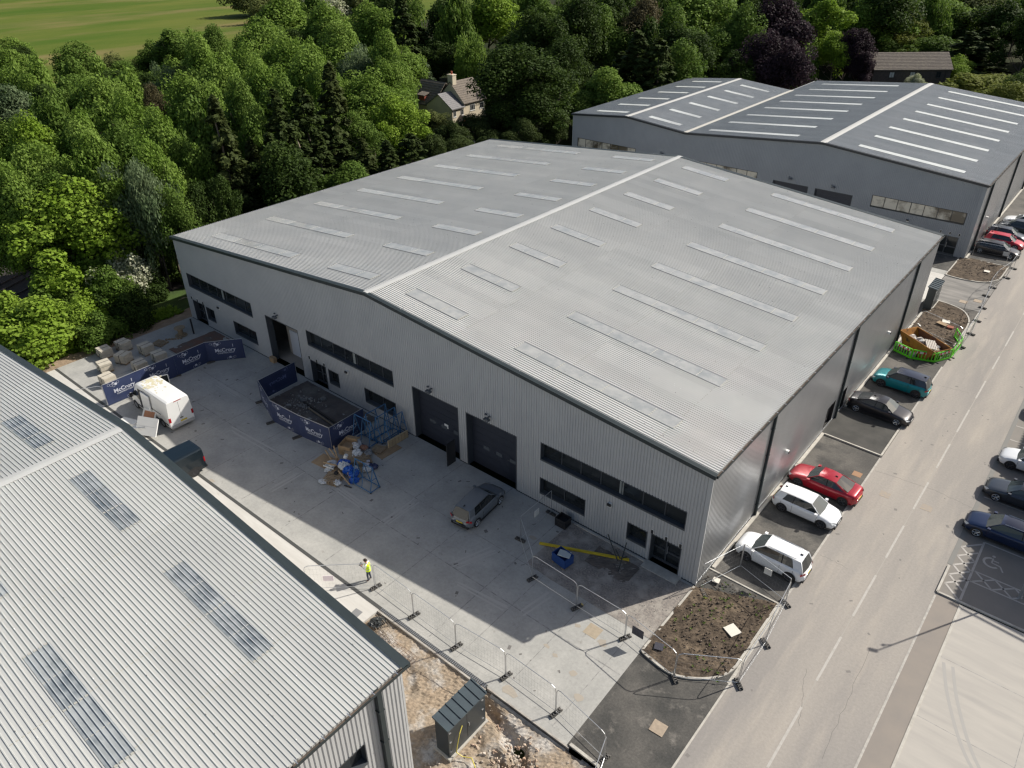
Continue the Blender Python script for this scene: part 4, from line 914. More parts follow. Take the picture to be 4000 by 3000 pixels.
lf2=['rubber foot against the wall by the wooden planter','lone rubber foot out on the shaded yard by the fence bend','rubber foot at the shaded corner of the gravel','rubber foot with a yellow end in the shade','rubber foot by the buff square cover in the sunlit yard','rubber foot at the curved kerb of the near planting bed','rubber foot at the road tip of the near planting bed','rubber foot on the road edge halfway along the bed','rubber foot on the road edge by the white SUV']
for i,((x,y),l) in enumerate(zip(ch2,lf2)): foot(x,y,R((0,5,75,70,65,-40,-42,-35,-30)[i]),l,FF,i in (3,))
fence_panel('mesh panel leaning out from the warehouse corner over the bed edge',(.35,-.05),(1.45,3.0),F2,1.95,.02,False)
fence_panel('mesh panel crossing in front of the white SUV',(1.45,3.0),(4.72,2.05),F2,1.95,.02,False)
foot(.75,-.35,R(-42),'rubber foot with yellow end at the warehouse corner',FF,True)
F3='mesh fence panels beside the far planting beds'
ch3=[(4.85,38.9),(4.95,41.33),(5.04,44.59),(4.85,47.93),(4.6,51.4),(4.25,54.7),(4.3,57.4),(4.9,61.1),(4.95,64.4)]
l3=['mesh panel at the skip end along the road','mesh panel along the road beside the skip bed','mesh panel along the road at the rounded end of the skip bed','mesh panel on the near side of the far crossing','mesh panel on the far crossing beside two covers','mesh panel on the far side of the crossing','mesh panel beside the farthest planting bed','mesh panel by the farthest bed and the black estate']
for (a,c),l in zip(zip(ch3[:-1],ch3[1:]),l3): fence_panel(l,a,c,F3)
for (x,y),l in zip(ch3[1:],['rubber foot on the road nearest the skip','rubber foot by the skip bed','rubber foot at the tip of the skip bed','rubber foot beside the right cover of the crossing','rubber foot at the middle of the crossing','rubber foot at the near tip of the farthest bed','rubber foot halfway along the farthest bed','rubber foot by the black estate']): foot(x,y,R(-12),l,FF)
fence_panel('mesh panel laid across the skip bed behind the loose boards',(.84,42.65),(4.7,41.1),F3); fence_panel('mesh panel standing in front of the black estate',(.6,64.9),(4.1,65.2),F3)
b=MB(); b.box(3.45,65.1,1.0,4.0,65.13,1.45); tag(b.build('site_sign',mat('grey_sign',(.45,.46,.46),.6)),'small pale sign on the fence in front of the black estate','sign')
b=MB(); b.box(3.0,2.48,1.0,3.45,2.51,1.45); tag(b.build('site_sign',white),'small white sign on the fence crossing the white SUV','sign')
b=MB(); b.box(-10.42,-2.2,.9,-10.39,-1.75,1.4); tag(b.build('site_sign',white),'small white sign on the fence near the wooden planter','sign')
b=MB(); b.obox((-16.4,-14.05,1.0),(.3,.01,.2),R(42)); tag(b.build('site_sign',mat('pale_pink_sign',(.75,.66,.70),.6)),'pale sign on the fence behind the person','sign')
b=MB(); b.obox((-.4,-5.92,1.0),(.35,.01,.3),R(0)); tag(b.build('site_sign',mat('black_sign',(.03,.03,.05),.5)),'dark site sign hung on the fence over the near planting bed','sign')
# ------------------------------------------------------------ hoardings with printed banners
def text_mesh(s,size):
    cu=bpy.data.curves.new('t','FONT'); cu.body=s; cu.size=size; cu.offset=.012*size/.5; cu.align_x='CENTER'
    o=bpy.data.objects.new('t',cu); COL.objects.link(o); bpy.context.view_layer.update()
    dg=bpy.context.evaluated_depsgraph_get(); me=bpy.data.meshes.new_from_object(o.evaluated_get(dg)); bpy.data.objects.remove(o)
    vs=[tuple(v.co) for v in me.vertices]; fs=[tuple(p.vertices) for p in me.polygons]; return vs,fs
T1=text_mesh('McCrory',.47); T2=text_mesh('CONSTRUCTION',.175)
def hoarding(label,p0,p1,group,h=2.0,show_back=False):
    p0=Vector(p0);p1=Vector(p1); d=p1-p0; L=d.length; d.normalize()
    root=thing('printed_hoarding',(p0.x,p0.y,0),label,'hoarding',group,math.atan2(d.y,d.x))
    b=MB(); b.path([(0,.02,.05),(0,.02,h),(L,.02,h),(L,.02,.05)],.02,6); b.build('frame',steel,root)
    # banner: slightly bellied cloth; printed side faces local -y
    nx=14; nz=6; vs=[];fs=[]; f=lambda u,v:-.03-.05*math.sin(u*math.pi)*math.sin(v*math.pi)-.012*math.sin(u*23)*v*(1-v)*4
    for j in range(nz+1):
        for i in range(nx+1): u=i/nx; v=j/nz; vs.append((u*L,f(u,v),.06+(h-.08)*v))
    for j in range(nz):
        for i in range(nx): k=j*(nx+1)+i; fs.append((k,k+1,k+nx+2,k+nx+1))
    b=MB(); b.mesh(vs,fs); ban=b.build('banner',navy,root,smooth=True)
    def put(mesh,cx,cz,m,name,side=-1,slope=0,mirror=False):
        b=MB(); out=[]
        for x,y,z in mesh[0]:
            X=cx+(x if not mirror else x); Z=cz+y+slope*x; yy=f(min(max(X/L,0),1),min(max((Z-.06)/(h-.08),0),1))
            out.append((X,yy+side*.008,Z))
        b.mesh(out,mesh[1]); b.build(name,m,ban)
    def hexes(side,m):
        b=MB()
        for cx,cz,kind in ((.45,1.80,0),(.64,1.69,0),(.83,1.80,1),(.83,1.58,0),(1.02,1.69,2),(1.21,1.80,0),(L-1.45,.22,0),(L-1.26,.33,2),(L-1.07,.22,0),(L-.88,.33,0)):
            r=.115; Pn=[(cx+r*math.cos(R(60*k)),cz+r*math.sin(R(60*k))) for k in range(6)]
            yy=lambda X,Z:f(min(max(X/L,0),1),min(max((Z-.06)/(h-.08),0),1))+side*.008
            if kind==2: b.poly([(x,yy(x,z),z) for x,z in Pn])
            elif kind==1: b.poly([(x,yy(x,z),z) for x,z in Pn[:4]])
            for (x0,z0),(x1,z1) in zip(Pn,Pn[1:]+Pn[:1]):
                q=.86; b.poly([(x0,yy(x0,z0),z0),(x1,yy(x1,z1),z1),(cx+(x1-cx)*q,yy(x1,z1),cz+(z1-cz)*q),(cx+(x0-cx)*q,yy(x0,z0),cz+(z0-cz)*q)])
        b.build('honeycomb_emblem',m,ban)
    cx=L*.5
    put(T1,cx,.95,bwhite,'lettering'); put(T2,cx-.02,.75,bwhite,'lettering')
    ex=([(-.022,0,0),(.022,0,0),(.05,.42,0),(-.03,.40,0)],[(0,1,2,3)]); put([[(x*.7,y*.7,z) for x,y,z in ex[0]],ex[1]],cx+.70,1.32,bwhite,'flourish'); hexes(-1,bwhite)
    if show_back: put(T1,cx,.95,bpale,'show_through_lettering',1); hexes(1,bpale)
    return root
HG1='printed hoarding panels on the left of the yard'; HG2='printed hoarding panels round the middle bed'
hl=[(-45.95,-12.95),(-45.95,-9.8),(-45.95,-6.85),(-46.0,-3.85),(-44.1,-1.35)]
hoarding('sunlit navy hoarding panel beside the front of the white van',hl[0],hl[1],HG1)
hoarding('navy hoarding panel half in shade just beyond the white van',hl[1],hl[2],HG1)
hoarding('shaded navy hoarding panel third from the near end of the left row',hl[2],hl[3],HG1)
hoarding('navy hoarding panel ending nearest the warehouse wall on the left',hl[3],hl[4],HG1)
fence_panel('bare mesh panel at the near end of the left hoarding row',(-45.95,-13.0),(-47.6,-15.9),None)
hoarding('navy hoarding panel at the left end of the middle bed, seen from behind',(-37.1,-.9),(-36.95,-4.6),HG2,show_back=True)
hm=[(-36.95,-4.6),(-33.7,-5.75),(-30.4,-5.6),(-27.2,-5.2)]
hoarding('navy hoarding panel at the left of the middle bed front',hm[0],hm[1],HG2)
hoarding('centre navy hoarding panel of the middle bed front',hm[1],hm[2],HG2)
hoarding('navy hoarding panel of the bed front next to the rubbish heap',hm[2],hm[3],HG2)
hoarding('navy hoarding panel behind the blue racks, running to the wall',(-27.2,-5.2),(-27.3,-1.9),HG2)
b=MB()
for (x,y),l in zip([(-36.9,-4.8),(-33.7,-6.0),(-30.5,-5.9),(-46.0,-6.95),(-45.8,-3.8)],['rubber foot under the left corner of the middle hoarding','rubber foot under the first join of the middle hoarding','rubber foot under the second join of the middle hoarding','rubber foot under the left hoarding past the van','rubber foot under the far join of the left hoarding']): foot(x,y,R(75),l,FF)
# ------------------------------------------------------------ yard objects
def pallet(x,y,z,a,label,group,tilt=None,w=1.2,l=1.0):
    root=thing('wooden_pallet',(x,y,z),label,'pallet',group,a)
    if tilt: root.rotation_euler=(tilt[0],tilt[1],a)
    b=MB()
    for k in range(7): b.box(-w/2,-l/2+k*l/6.4,.11,w/2,-l/2+k*l/6.4+.09,.13)
    b.build('deck_boards',wood,root); b=MB()
    for k in (-1,0,1): b.box(k*(w/2-.06)-.05,-l/2,.02,k*(w/2-.06)+.05,l/2,.11)
    for k in (-1,0,1): b.box(-w/2,k*(l/2-.05)-.05,0,w/2,k*(l/2-.05)+.05,.02)
    b.build('bearers',wood,root); return root
SG='packs of stone flags on pallets'
packs=[(-54.2,-9.2,0,'stone pack at the back left of the stacks beside the soil verge'),(-51.7,-10.4,-5,'sunlit-topped stone pack left of the middle of the stacks'),(-49.3,-11.3,3,'fully sunlit stone pack nearest the drain'),(-54.1,-7.5,5,'stone pack standing farthest from the hoarding at the back'),(-51.9,-8.6,22,'stone pack with a strap mark in the centre of the stacks'),(-51.9,-6.5,3,'stone pack by the empty pallet under the soil verge'),(-49.4,-8.4,0,'shaded stone pack right behind the middle hoarding panel'),(-49.6,-6.5,-4,'shaded stone pack nearest the small soil bed')]
for x,y,a,l in packs:
    root=thing('stone_pack',(x,y,0),l,'stone pack',SG,R(a)); b=MB()
    for k in range(5): b.box(-.62,-.5+k*.21,.10,.62,-.5+k*.21+.12,.13)
    for k in (-1,0,1): b.box(k*.5-.05,-.5,0,k*.5+.05,.5,.10)
    b.build('pallet',wood,root); b=MB(); r_=random.Random(int(x*10+y*7)); zz=.13
    for k in range(4):
        j=r_.uniform(-.03,.03); h=.19; b.box(-.55+j,-.5+j,zz,.0+j-.01,.5+j,zz+h-.012); b.box(.01+j,-.5-j,zz,.55+j,.5-j,zz+h-.012); zz+=h
    b.build('flags',stone,root); b=MB(); b.box(-.02,-.515,.12,.02,.515,zz+.004); b.build('strap',mat('dark_strap',(.08,.08,.08),.6),root)
pallet(-52.6,-4.9,0,R(20),'dark empty pallet lying flat behind the stone packs','loose pallets')
# cable reel
root=thing('cable_reel',(-52.6,-2.75,0),'wooden cable reel standing on end near the left doorway','cable reel'); b=MB()
b.tube((0,0,0),(0,0,.06),.55,20); b.build('bottom_flange',wood,root); b=MB(); b.tube((0,0,.06),(0,0,.78),.24,14); b.build('drum',wood,root); b=MB(); b.tube((0,0,.78),(0,0,.84),.5,20); b.tube((0,0,.84),(0,0,.85),.05,8); b.build('top_flange',wood,root)
b=MB(); b.tube((-52.0,-1.8,0),(-52.0,-1.8,1.55),.08,10); tag(b.build('bollard',blk),'tall black post standing beside the cable reel','post')
b=MB()
for i in range(6): a=i*.35; b.box(-52.9+i*.16,-4.2+i*.2,0,-52.7+i*.16,-4.05+i*.2,.12)
tag(b.build('timber_offcuts',wood),'short timber offcuts in a line between pallet and reel','timber')
# blue glass racks
def rack(x,y,a,w,h,label,group,cross=True):
    root=thing('glass_rack',(x,y,0),label,'rack',group,a); r=.045; d=.85
    b=MB()
    for sx in (0,w): 
        b.tube((sx,-d/2,.1),(sx,d/2,.1),r,4); b.tube((sx,-d/2,.1),(sx,0,h),r,4); b.tube((sx,d/2,.1),(sx,0,h),r,4); b.tube((sx,-d/4,h*.5),(sx,d/4,h*.5),r*.8,4)
    b.tube((w/2,-d/2,.1),(w/2,0,h),r*.8,4); b.tube((w/2,d/2,.1),(w/2,0,h),r*.8,4)
    b.tube((0,0,h),(w,0,h),r,4); 
    for s in (-1,1): b.tube((0,s*d/2,.1),(w,s*d/2,.1),r,4)
    b.build('frame',bluem,root)
    b=MB()
    for sx in (0,w):
        for s in (-1,1): b.tube((sx-.03,s*d/2,.05),(sx+.03,s*d/2,.05),.06,8)
    b.build('castors',blk,root)
RG='blue A-frame glass racks'
rack(-22.95,-6.35,R(2),1.75,2.0,'blue A-frame rack standing alone in front of the rubbish heap',RG)
rack(-27.0,-2.95,R(2),1.75,2.15,'blue A-frame rack tight against the hoarding corner',RG)
rack(-26.25,-2.5,R(88),1.9,2.2,'taller blue rack in the middle of the rack group',RG)
rack(-25.3,-2.35,R(90),1.9,2.2,'blue rack second from the timber crate',RG)
rack(-24.65,-2.0,R(90),1.7,2.0,'blue rack right behind the timber crate',RG)
root=thing('timber_crate',(-23.75,-1.7,0),'long narrow timber crate side standing by the roller door','crate',None,R(88)); b=MB(); b.box(-.95,-.06,.35,.95,.06,.95); b.build('panel',mat('pale_crate_wood',(.42,.33,.20),.8,0,(.34,.26,.16),2),root); b=MB()
for k in range(7): b.box(-.95+k*.3,-.085,.35,-.88+k*.3,-.06,.95)
b.build('battens',wood,root)
# rubbish heap
def board(x0,y0,x1,y1,w,z,t,m,name,label,cat='board',group=None,z1=None):
    a=math.atan2(y1-y0,x1-x0); L=math.hypot(x1-x0,y1-y0); z1=z if z1 is None else z1
    o=MB(); o.box(-L/2,-w/2,-t/2,L/2,w/2,t/2); ob=o.build(name,m,None,False,((x0+x1)/2,(y0+y1)/2,(z+z1)/2+t/2)); ob.rotation_euler=(0,-math.atan2(z1-z,L),a); return tag(ob,label,cat,group)
board(-23.8,-3.6,-23.7,-1.7,.62,.0,.04,ply,'timber_board','wide plywood board lying flat beside the heap')
board(-24.5,-3.5,-24.2,-2.3,.6,.0,.05,ply,'timber_board','smaller plywood board lying between heap and crate')
board(-27.3,-6.5,-25.4,-6.3,1.25,.01,.02,card,'cardboard_sheet','flattened cardboard sheet under the left of the heap','cardboard')
board(-26.3,-5.9,-24.6,-6.7,.9,.03,.02,card,'cardboard_sheet','flattened cardboard sheet under the middle of the heap','cardboard')
pallet(-24.35,-7.45,0,R(15),'pallet nearest the yard centre on the left of the heap','heap pallets'); pallet(-24.4,-7.4,.14,R(20),'upper pallet stacked on the left pallet','heap pallets',(R(4),R(-5)))
pallet(-24.35,-4.7,.25,R(70),'pallet lying tilted on the right of the heap','heap pallets',(R(10),R(14)),1.2,1.0)
pallet(-25.25,-5.1,.35,R(-25),'narrow pallet leaning in the middle of the heap','heap pallets',(R(18),R(4)),1.7,.5)
pallet(-23.7,-5.45,.05,R(60),'broken pallet at the front right of the heap','heap pallets',(R(-6),0),.9,.8)
pallet(-24.5,-3.05,.05,R(15),'dark pallet between the boards by the crate','heap pallets',None,.9,.8)
root=thing('cardboard_box',(-26.15,-4.5,0),'large open cardboard box at the top of the heap','box',None,R(20)); b=MB()
b.box(-.5,-.55,0,-.47,.55,.8); b.box(.47,-.55,0,.5,.55,.8); b.box(-.47,-.55,0,.47,-.52,.8); b.box(-.47,.52,0,.47,.55,.8); b.box(-.47,-.52,.0,.47,.52,.45); b.build('box',card,root)
b=MB(); b.hexa([(-.5,.55,.8),(.5,.55,.8),(.55,.95,.72),(-.5,.95,.70),(-.5,.55,.82),(.5,.55,.82),(.55,.95,.74),(-.5,.95,.72)]); b.build('flap',card,root)
def bag(x,y,z,s,m,label,group,seed,fl=.6,name='rubbish_bag',cat='bag'):
    r=np.random.default_rng(seed); b=MB(); n=15; k=9; vs=[];fs=[]
    for j in range(k+1):
        ph=math.pi*j/k-math.pi/2
        for i in range(n):
            th=2*math.pi*i/n; q=s*(1+r.uniform(-.28,.28)); vs.append((q*math.cos(ph)*math.cos(th),q*math.cos(ph)*math.sin(th)*.8,max(-s*.5*fl,q*math.sin(ph)*fl)))
    for j in range(k):
        for i in range(n): fs.append((j*n+i,j*n+(i+1)%n,(j+1)*n+(i+1)%n,(j+1)*n+i))
    b.mesh(vs,fs); o=b.build(name,m,None,False,(x,y,z+s*.5*fl),r.uniform(0,3)); return tag(o,label,cat,group)
BG='rubbish bags and wrapping on the heap'
bag(-26.05,-3.75,.3,.38,whitebag,'crumpled white wrapping behind the cardboard box',BG,1); bag(-25.55,-4.25,.55,.32,whitebag,'white wrapping lying on the cardboard box edge',BG,2)
bag(-25.0,-4.65,.35,.42,whitebag,'clear bag of scraps beside the cardboard box',BG,3); bag(-25.5,-6.9,.0,.30,whitebag,'tail of white sheeting spilling left onto the concrete',BG,4,.5)
bag(-25.6,-6.55,.1,.42,whitebag,'white sheeting bunched on the left of the heap',BG,5); bag(-24.55,-6.2,.3,.44,whitebag,'torn white bag at the centre of the heap',BG,6)
bag(-24.9,-5.95,.25,.42,bluebag,'blue bag behind the torn white one',BG,7); bag(-24.0,-6.25,.15,.42,bluebag,'upright blue bag left of the lone rack',BG,8,.9); bag(-23.5,-6.25,.1,.40,bluebag,'blue bag just behind the lone rack',BG,9,.9)
bag(-23.1,-6.55,.0,.36,bluebag,'flattened blue bag inside the foot of the lone rack',BG,10,.6); bag(-23.3,-5.2,.05,.32,whitebag,'small white bag to the right of the lone rack top',BG,11); bag(-23.85,-5.75,.2,.28,whitebag,'white scrap between the blue bags and pallets',BG,12)
bag(-23.2,-4.7,.05,.35,mat('dark_navy_bag',(.02,.03,.09),.5),'dark navy bag at the right edge of the heap',BG,13); bag(-24.6,-3.95,.2,.35,mat('grey_foil',(.22,.23,.24),.4),'grey plastic wrapping beside the tilted pallet',BG,14); bag(-25.1,-3.9,.4,.3,mat('reddish_net',(.24,.13,.09),.8),'reddish netting behind the clear bag',BG,15)
bag(-24.45,-7.0,.3,.2,mat('black_bag',(.02,.02,.02),.5),'black bag between the left pallets and the blue bags',BG,16); bag(-24.7,-8.0,.05,.34,whitebag,'white scrap poking out under the left pallets',BG,17,.3); bag(-23.75,-7.5,.1,.3,whitebag,'white sheet hanging over the right side of the left pallets',BG,18,.5)
for i,(a_) in enumerate(((-27.0,-5.9,-25.9,-6.25,.5,.3),(-26.8,-5.7,-25.7,-5.9,.65,.35),(-26.5,-5.5,-25.7,-5.85,.9,.35),(-26.0,-6.9,-24.9,-6.6,.5,.55),(-24.3,-6.9,-23.0,-7.05,.55,.1),(-23.8,-6.5,-23.1,-6.75,.4,.1),(-25.9,-7.0,-25.0,-6.8,.3,.3))):
    x0,y0,x1,y1,z0,z1=a_; b=MB(); b.tube((x0,y0,z0),(x1,y1,z1),.055,8); tag(b.build('cardboard_tube',card if i!=6 else white),['long cardboard tube at the back left of the heap','cardboard tube second in the back left bunch','cardboard tube rising highest from the heap','pale tube through the left of the heap','tube lying down toward the lone rack foot','short tube beside the blue bags','white plastic pipe at the left of the heap'][i],'tube','tubes on the heap')
b=MB(); b.tube((-25.0,-5.7,.65),(-24.95,-5.6,.9),.15,12); tag(b.build('bucket',white),'white bucket on top of the heap','bucket')
b=MB(); b.tube((-23.3,-7.3,.02),(-22.7,-7.15,.02),.06,6); tag(b.build('rubber_strip',blk),'black rubber strip at the foot of the lone rack','strip')
b=MB(); b.obox((-23.55,-5.0,.35),(.2,.15,.03),.4); b.obox((-23.7,-4.7,.4),(.12,.1,.04),.9); tag(b.build('printed_card',mat('printed_card_grey',(.4,.4,.45),.6)),'small printed packaging at the right of the heap','packaging')
# middle bed timbers
_a=at(1188,1571,.1);_b=at(1319,1657,.1); board(_a.x,_a.y,_b.x,_b.y,.16,.08,.10,mat('old_dark_timber',(.07,.055,.045),.9),'timber_beam','long dark beam lying across the middle bed','timber'); _a=at(1205,1595,.1);_b=at(1310,1668,.1); board(_a.x,_a.y,_b.x,_b.y,.12,.08,.08,wood,'timber_beam','brown beam beside the dark beam in the middle bed','timber')
bag(-33.2,-1.3,.05,.28,mat('soil_pile_grey',(.22,.21,.19),.9),'broken concrete lump in the middle bed','rubble lumps',21,.5,'concrete_lump','rubble'); bag(-34.3,-2.4,.05,.26,MATS['soil_pile_grey'],'broken concrete lump at the left of the middle bed','rubble lumps',22,.5,'concrete_lump','rubble')
# gravel area objects
root=thing('timber_planter',(-9.15,-.8,0),'square wooden planter box against the wall','planter',None,R(0)); b=MB()
for z in (.0,.22,.44): b.box(-.4,-.35,z+.02,.4,-.31,z+.22); b.box(-.4,.31,z+.02,.4,.35,z+.22); b.box(-.4,-.31,z+.02,-.36,.31,z+.22); b.box(.36,-.31,z+.02,.4,.31,z+.22)
b.box(-.36,-.31,0,.36,.31,.4,blk); b.build('box',None,root) if False else b.build('box',wood,root)
root=thing('plastic_tub',(-7.15,-3.55,.02),'blue plastic tub holding a pale board on the shaded gravel','tub',None,R(-8)); b=MB()
for q in ((-.55,-.4,-.51,.4),(.51,-.4,.55,.4),(-.51,-.4,.51,-.36),(-.51,.36,.51,.4)): b.box(q[0],q[1],.1,q[2],q[3],.75)
b.box(-.51,-.36,.1,.51,.36,.2); b.build('tub',mat('blue_tub_plastic',(.015,.06,.22),.45),root); b=MB()
for s in (-1,1): b.box(s*.42-.05,-.42,0,s*.42+.05,.42,.1)
b.build('skids',wood,root)
b=MB(); b.obox((-7.05,-3.5,.78),(.38,.34,.02),Matrix.Rotation(R(-14),3,'X')@Matrix.Rotation(R(20),3,'Z')); tag(b.build('pale_board',mat('pale_board_grey',(.50,.55,.55),.6)),'pale board propped in the blue tub','board')
root=thing('painted_timber',(-6.65,-2.0,.1),'long yellow painted timber lying across the gravel','timber'); 
b=MB(); d=Vector((-4.1,-.9))-Vector((-9.25,-3.25)); b.obox((0,0,0),(d.length/2,.07,.06),math.atan2(d.y,d.x)); b.build('beam',yelp,root)
b=MB()
for (x0,y0,z0,x1,y1,z1) in ((-5.9,-.5,.9,-4.6,-1.3,.05),(-5.2,-.6,.1,-4.3,-1.6,.7),(-4.6,-.4,.9,-4.1,-2.0,.05),(-4.3,-.7,.1,-4.2,-1.8,.9)): b.tube((x0,y0,z0),(x1,y1,z1),.035,6)
tag(b.build('tangled_bars',mat('dark_steel_bars',(.04,.045,.04),.6)),'tangle of dark metal bars at the end of the yellow timber','scrap metal')
lumpy('gravel_hollow',-6.2,-2.6,-3.2,-.9,MATS['dark_fill'],.06,.03,.12,seed=12)
# covers
def cover(x,y,a,s,m,label,z=.012,t=.02):
    b=MB(); b.obox((0,0,0),(s,s*.98,t/2),0); o=b.build('inspection_cover',m,None,False,(x,y,z+t/2),a); tag(o,label,'cover','inspection covers')
cover(3.07,-9.49,R(3),.36,manh,'rusty square cover in the dark asphalt at the bottom'); cover(-2.75,-6.65,R(0),.42,mat('buff_cover',(.40,.33,.24),.85,0,(.35,.29,.21),5),'buff square cover in the sunlit yard by the fence foot',.002,.006)
cover(3.24,-1.82,R(-25),.36,cream2,'pale cover lying on the near planting bed',.15,.04); cover(.66,-5.35,R(20),.24,mat('dark_label_cover',(.035,.035,.05),.6),'small dark plate leaning in the near bed corner',.14,.03)
cover(2.76,51.8,R(0),.36,manh,'left of the two covers on the far crossing'); cover(3.85,52.9,R(0),.36,manh,'right of the two covers on the far crossing')
cover(6.09,15.64,R(0),.33,mat('worn_road_cover',(.36,.30,.23),.9,0,(.30,.27,.24),6),'square cover in the near lane of the road',.001,.006); cover(8.67,15.99,R(0),.34,MATS['worn_road_cover'],'square cover in the far lane by the centre line',.001,.006); cover(3.88,16.66,R(0),.30,mat('rust_patch_cover',(.32,.19,.11),.9),'rust-stained cover in the empty bay by the red saloon',.008,.008)
cover(4.3,10.0,R(20),.30,MATS['worn_road_cover'],'worn cover near the nose of the white hatchback',.008,.006); cover(.85,1.0,R(10),.2,cream2,'small pale disc in the bed by the warehouse corner',.12,.05); cover(-13.9,-14.2,R(5),.26,mat('grey_cover',(.22,.22,.22),.7),'dark grey cover in the pale strip beyond the drain',.0,.01)
cover(2.9,61.4,R(0),.28,cream2,'pale cover on the farthest planting bed',.15,.04)
cover(2.6,45.6,R(10),.34,cream2,'white slab lying on the skip bed',.15,.05)
# substation cabinets
def cabinet(x0,y0,x1,y1,h0,h1,label,plinth=True,hinge=False):
    root=thing('electrical_cabinet',((x0+x1)/2,(y0+y1)/2,0),label,'cabinet'); w=(x1-x0)/2; l=(y1-y0)/2
    if plinth: b=MB(); b.box(-w-.1,-l-.1,-.35,w+.1,l+.1,-.02); b.build('plinth',kerbm,root)
    b=MB(); b.hexa([(-w,-l,-.02),(w,-l,-.02),(w,l,-.02),(-w,l,-.02),(-w,-l,h1),(w,-l,h0),(w,l,h0),(-w,l,h1)]); bd=b.build('body',cabm,root)
    b=MB(); o=.08; sl_=(h1-h0)/(2*w)
    b.hexa([(-w-o,-l-o,h1+.0),(w+o,-l-o,h0-.02),(w+o,l+o,h0-.02),(-w-o,l+o,h1+.0),(-w-o,-l-o,h1+.06),(w+o,-l-o,h0+.04),(w+o,l+o,h0+.04),(-w-o,l+o,h1+.06)])
    n=6
    for k in range(n+1):
        y=-l-o+(2*l+2*o-.07)*k/n; b.hexa([(-w-o,y,h1+.06),(w+o,y,h0+.04),(w+o,y+.07,h0+.04),(-w-o,y+.07,h1+.06),(-w-o,y,h1+.11),(w+o,y,h0+.09),(w+o,y+.07,h0+.09),(-w-o,y+.07,h1+.11)])
    b.build('roof',mat('cabinet_roof',(.055,.075,.085),.35,0,(.045,.06,.07),2),root)
    b=MB(); b.box(w,-.01,.1,w+.008,.01,h0-.1,blk)
    for s in (-1,1):
        for z in (.35,h0*.5,h0-.35): b.box(w,s*(l-.15)-.09,z,w+.03,s*(l-.15)+.02,z+.03,steel)
    b.box(w,.08,h0*.45,w+.04,.12,h0*.55,steel); b.build('doors',None,root)
    return root
cabinet(-4.6,-17.1,-3.75,-14.55,2.1,2.3,'large anthracite electrical cabinet with ribbed roof on the dug earth')
cabinet(-.02,47.4,.72,50.0,2.3,2.4,'anthracite cabinet with ribbed roof at the far corner of the central warehouse',False)
# dug-earth extras
b=MB(); pts=curve([(-3.7,-16.9,.25),(-3.4,-16.8,.3),(-2.9,-16.6,.15),(-2.5,-16.9,-.05),(-2.3,-17.6,-.08),(-2.6,-18.4,-.1)] ,6) if False else [Vector(p) for p in ((-3.72,-16.2,1.5),(-3.62,-16.5,1.3),(-3.6,-16.7,.7),(-3.6,-16.8,.2),(-3.3,-16.7,.05),(-2.9,-16.5,.1),(-2.5,-16.7,.0),(-2.2,-17.2,-.05),(-2.2,-17.9,-.08))]
b.path(pts,.025,6); tag(b.build('yellow_cable',mat('yellow_cable',(.62,.52,.10),.5)),'yellow cable hanging from the large cabinet','cable')
b=MB()
for k in range(22):
    x=-13.0+k*.19; b.tube((x,-14.1-k*.0,-.05),(x+rr.uniform(-.1,.1),-16.4,-.05),.008,3)
for k in range(13): y=-14.1-k*.19; b.tube((-13,y,-.04),(-8.9,y+rr.uniform(-.05,.05),-.04),.008,3)
tag(b.build('reinforcing_mesh',mat('rusty_rebar',(.22,.12,.07),.8)),'rusty reinforcing mesh sheets lying on the earth by the near roof','mesh')
bag(-12.5,-13.9,-.1,.45,mat('black_sheeting',(.035,.037,.036),.35,bump=.04,bscale=6),'black plastic sheeting heaped at the end of the pale strip',None,31,.4,'plastic_sheeting','sheeting'); 
b=MB()
for k in range(16): x=-13+rr.uniform(0,1.6); y=-13.7+rr.uniform(-.5,.3); b.tube((x,y,-.02+k*.01),(x+rr.uniform(.6,1.1),y-rr.uniform(.1,.4),-.02+k*.012),.012,4)
tag(b.build('timber_scraps',barkp),'pile of pale timber scraps beside the black sheeting','timber')
b=MB(); b.path([Vector(p) for p in ((-1.3,-17.4,-.05),(-.9,-16.7,.0),(-.6,-16.2,.02),(-.2,-15.9,.0))],.06,8); tag(b.build('plastic_pipe',mat('pale_pipe',(.45,.40,.33),.6)),'pale plastic pipe end sticking out of the trench','pipe')
b=MB(); b.obox((-1.7,-18.0,.0),(.28,.2,.18),.5); b.tube((-1.35,-17.7,.05),(-1.35,-17.7,.1),.25,14); tag(b.build('chamber_box',mat('grey_chamber',(.16,.17,.17),.6)),'grey duct chamber at the bottom edge of the dug earth','chamber')
b=MB(); b.hexa([(-4.5,-13.28,-.5),(.2,-13.28,-.5),(.2,-13.6,-.5),(-4.5,-13.55,-.5),(-4.5,-13.25,-.03),(.2,-13.25,-.04),(.2,-13.33,-.12),(-4.5,-13.36,-.12)]); b.build('concrete_haunching',mat('grey_haunching',(.33,.32,.30),.95,0,(.25,.24,.22),3,bump=.03,bscale=10))['kind']='structure'
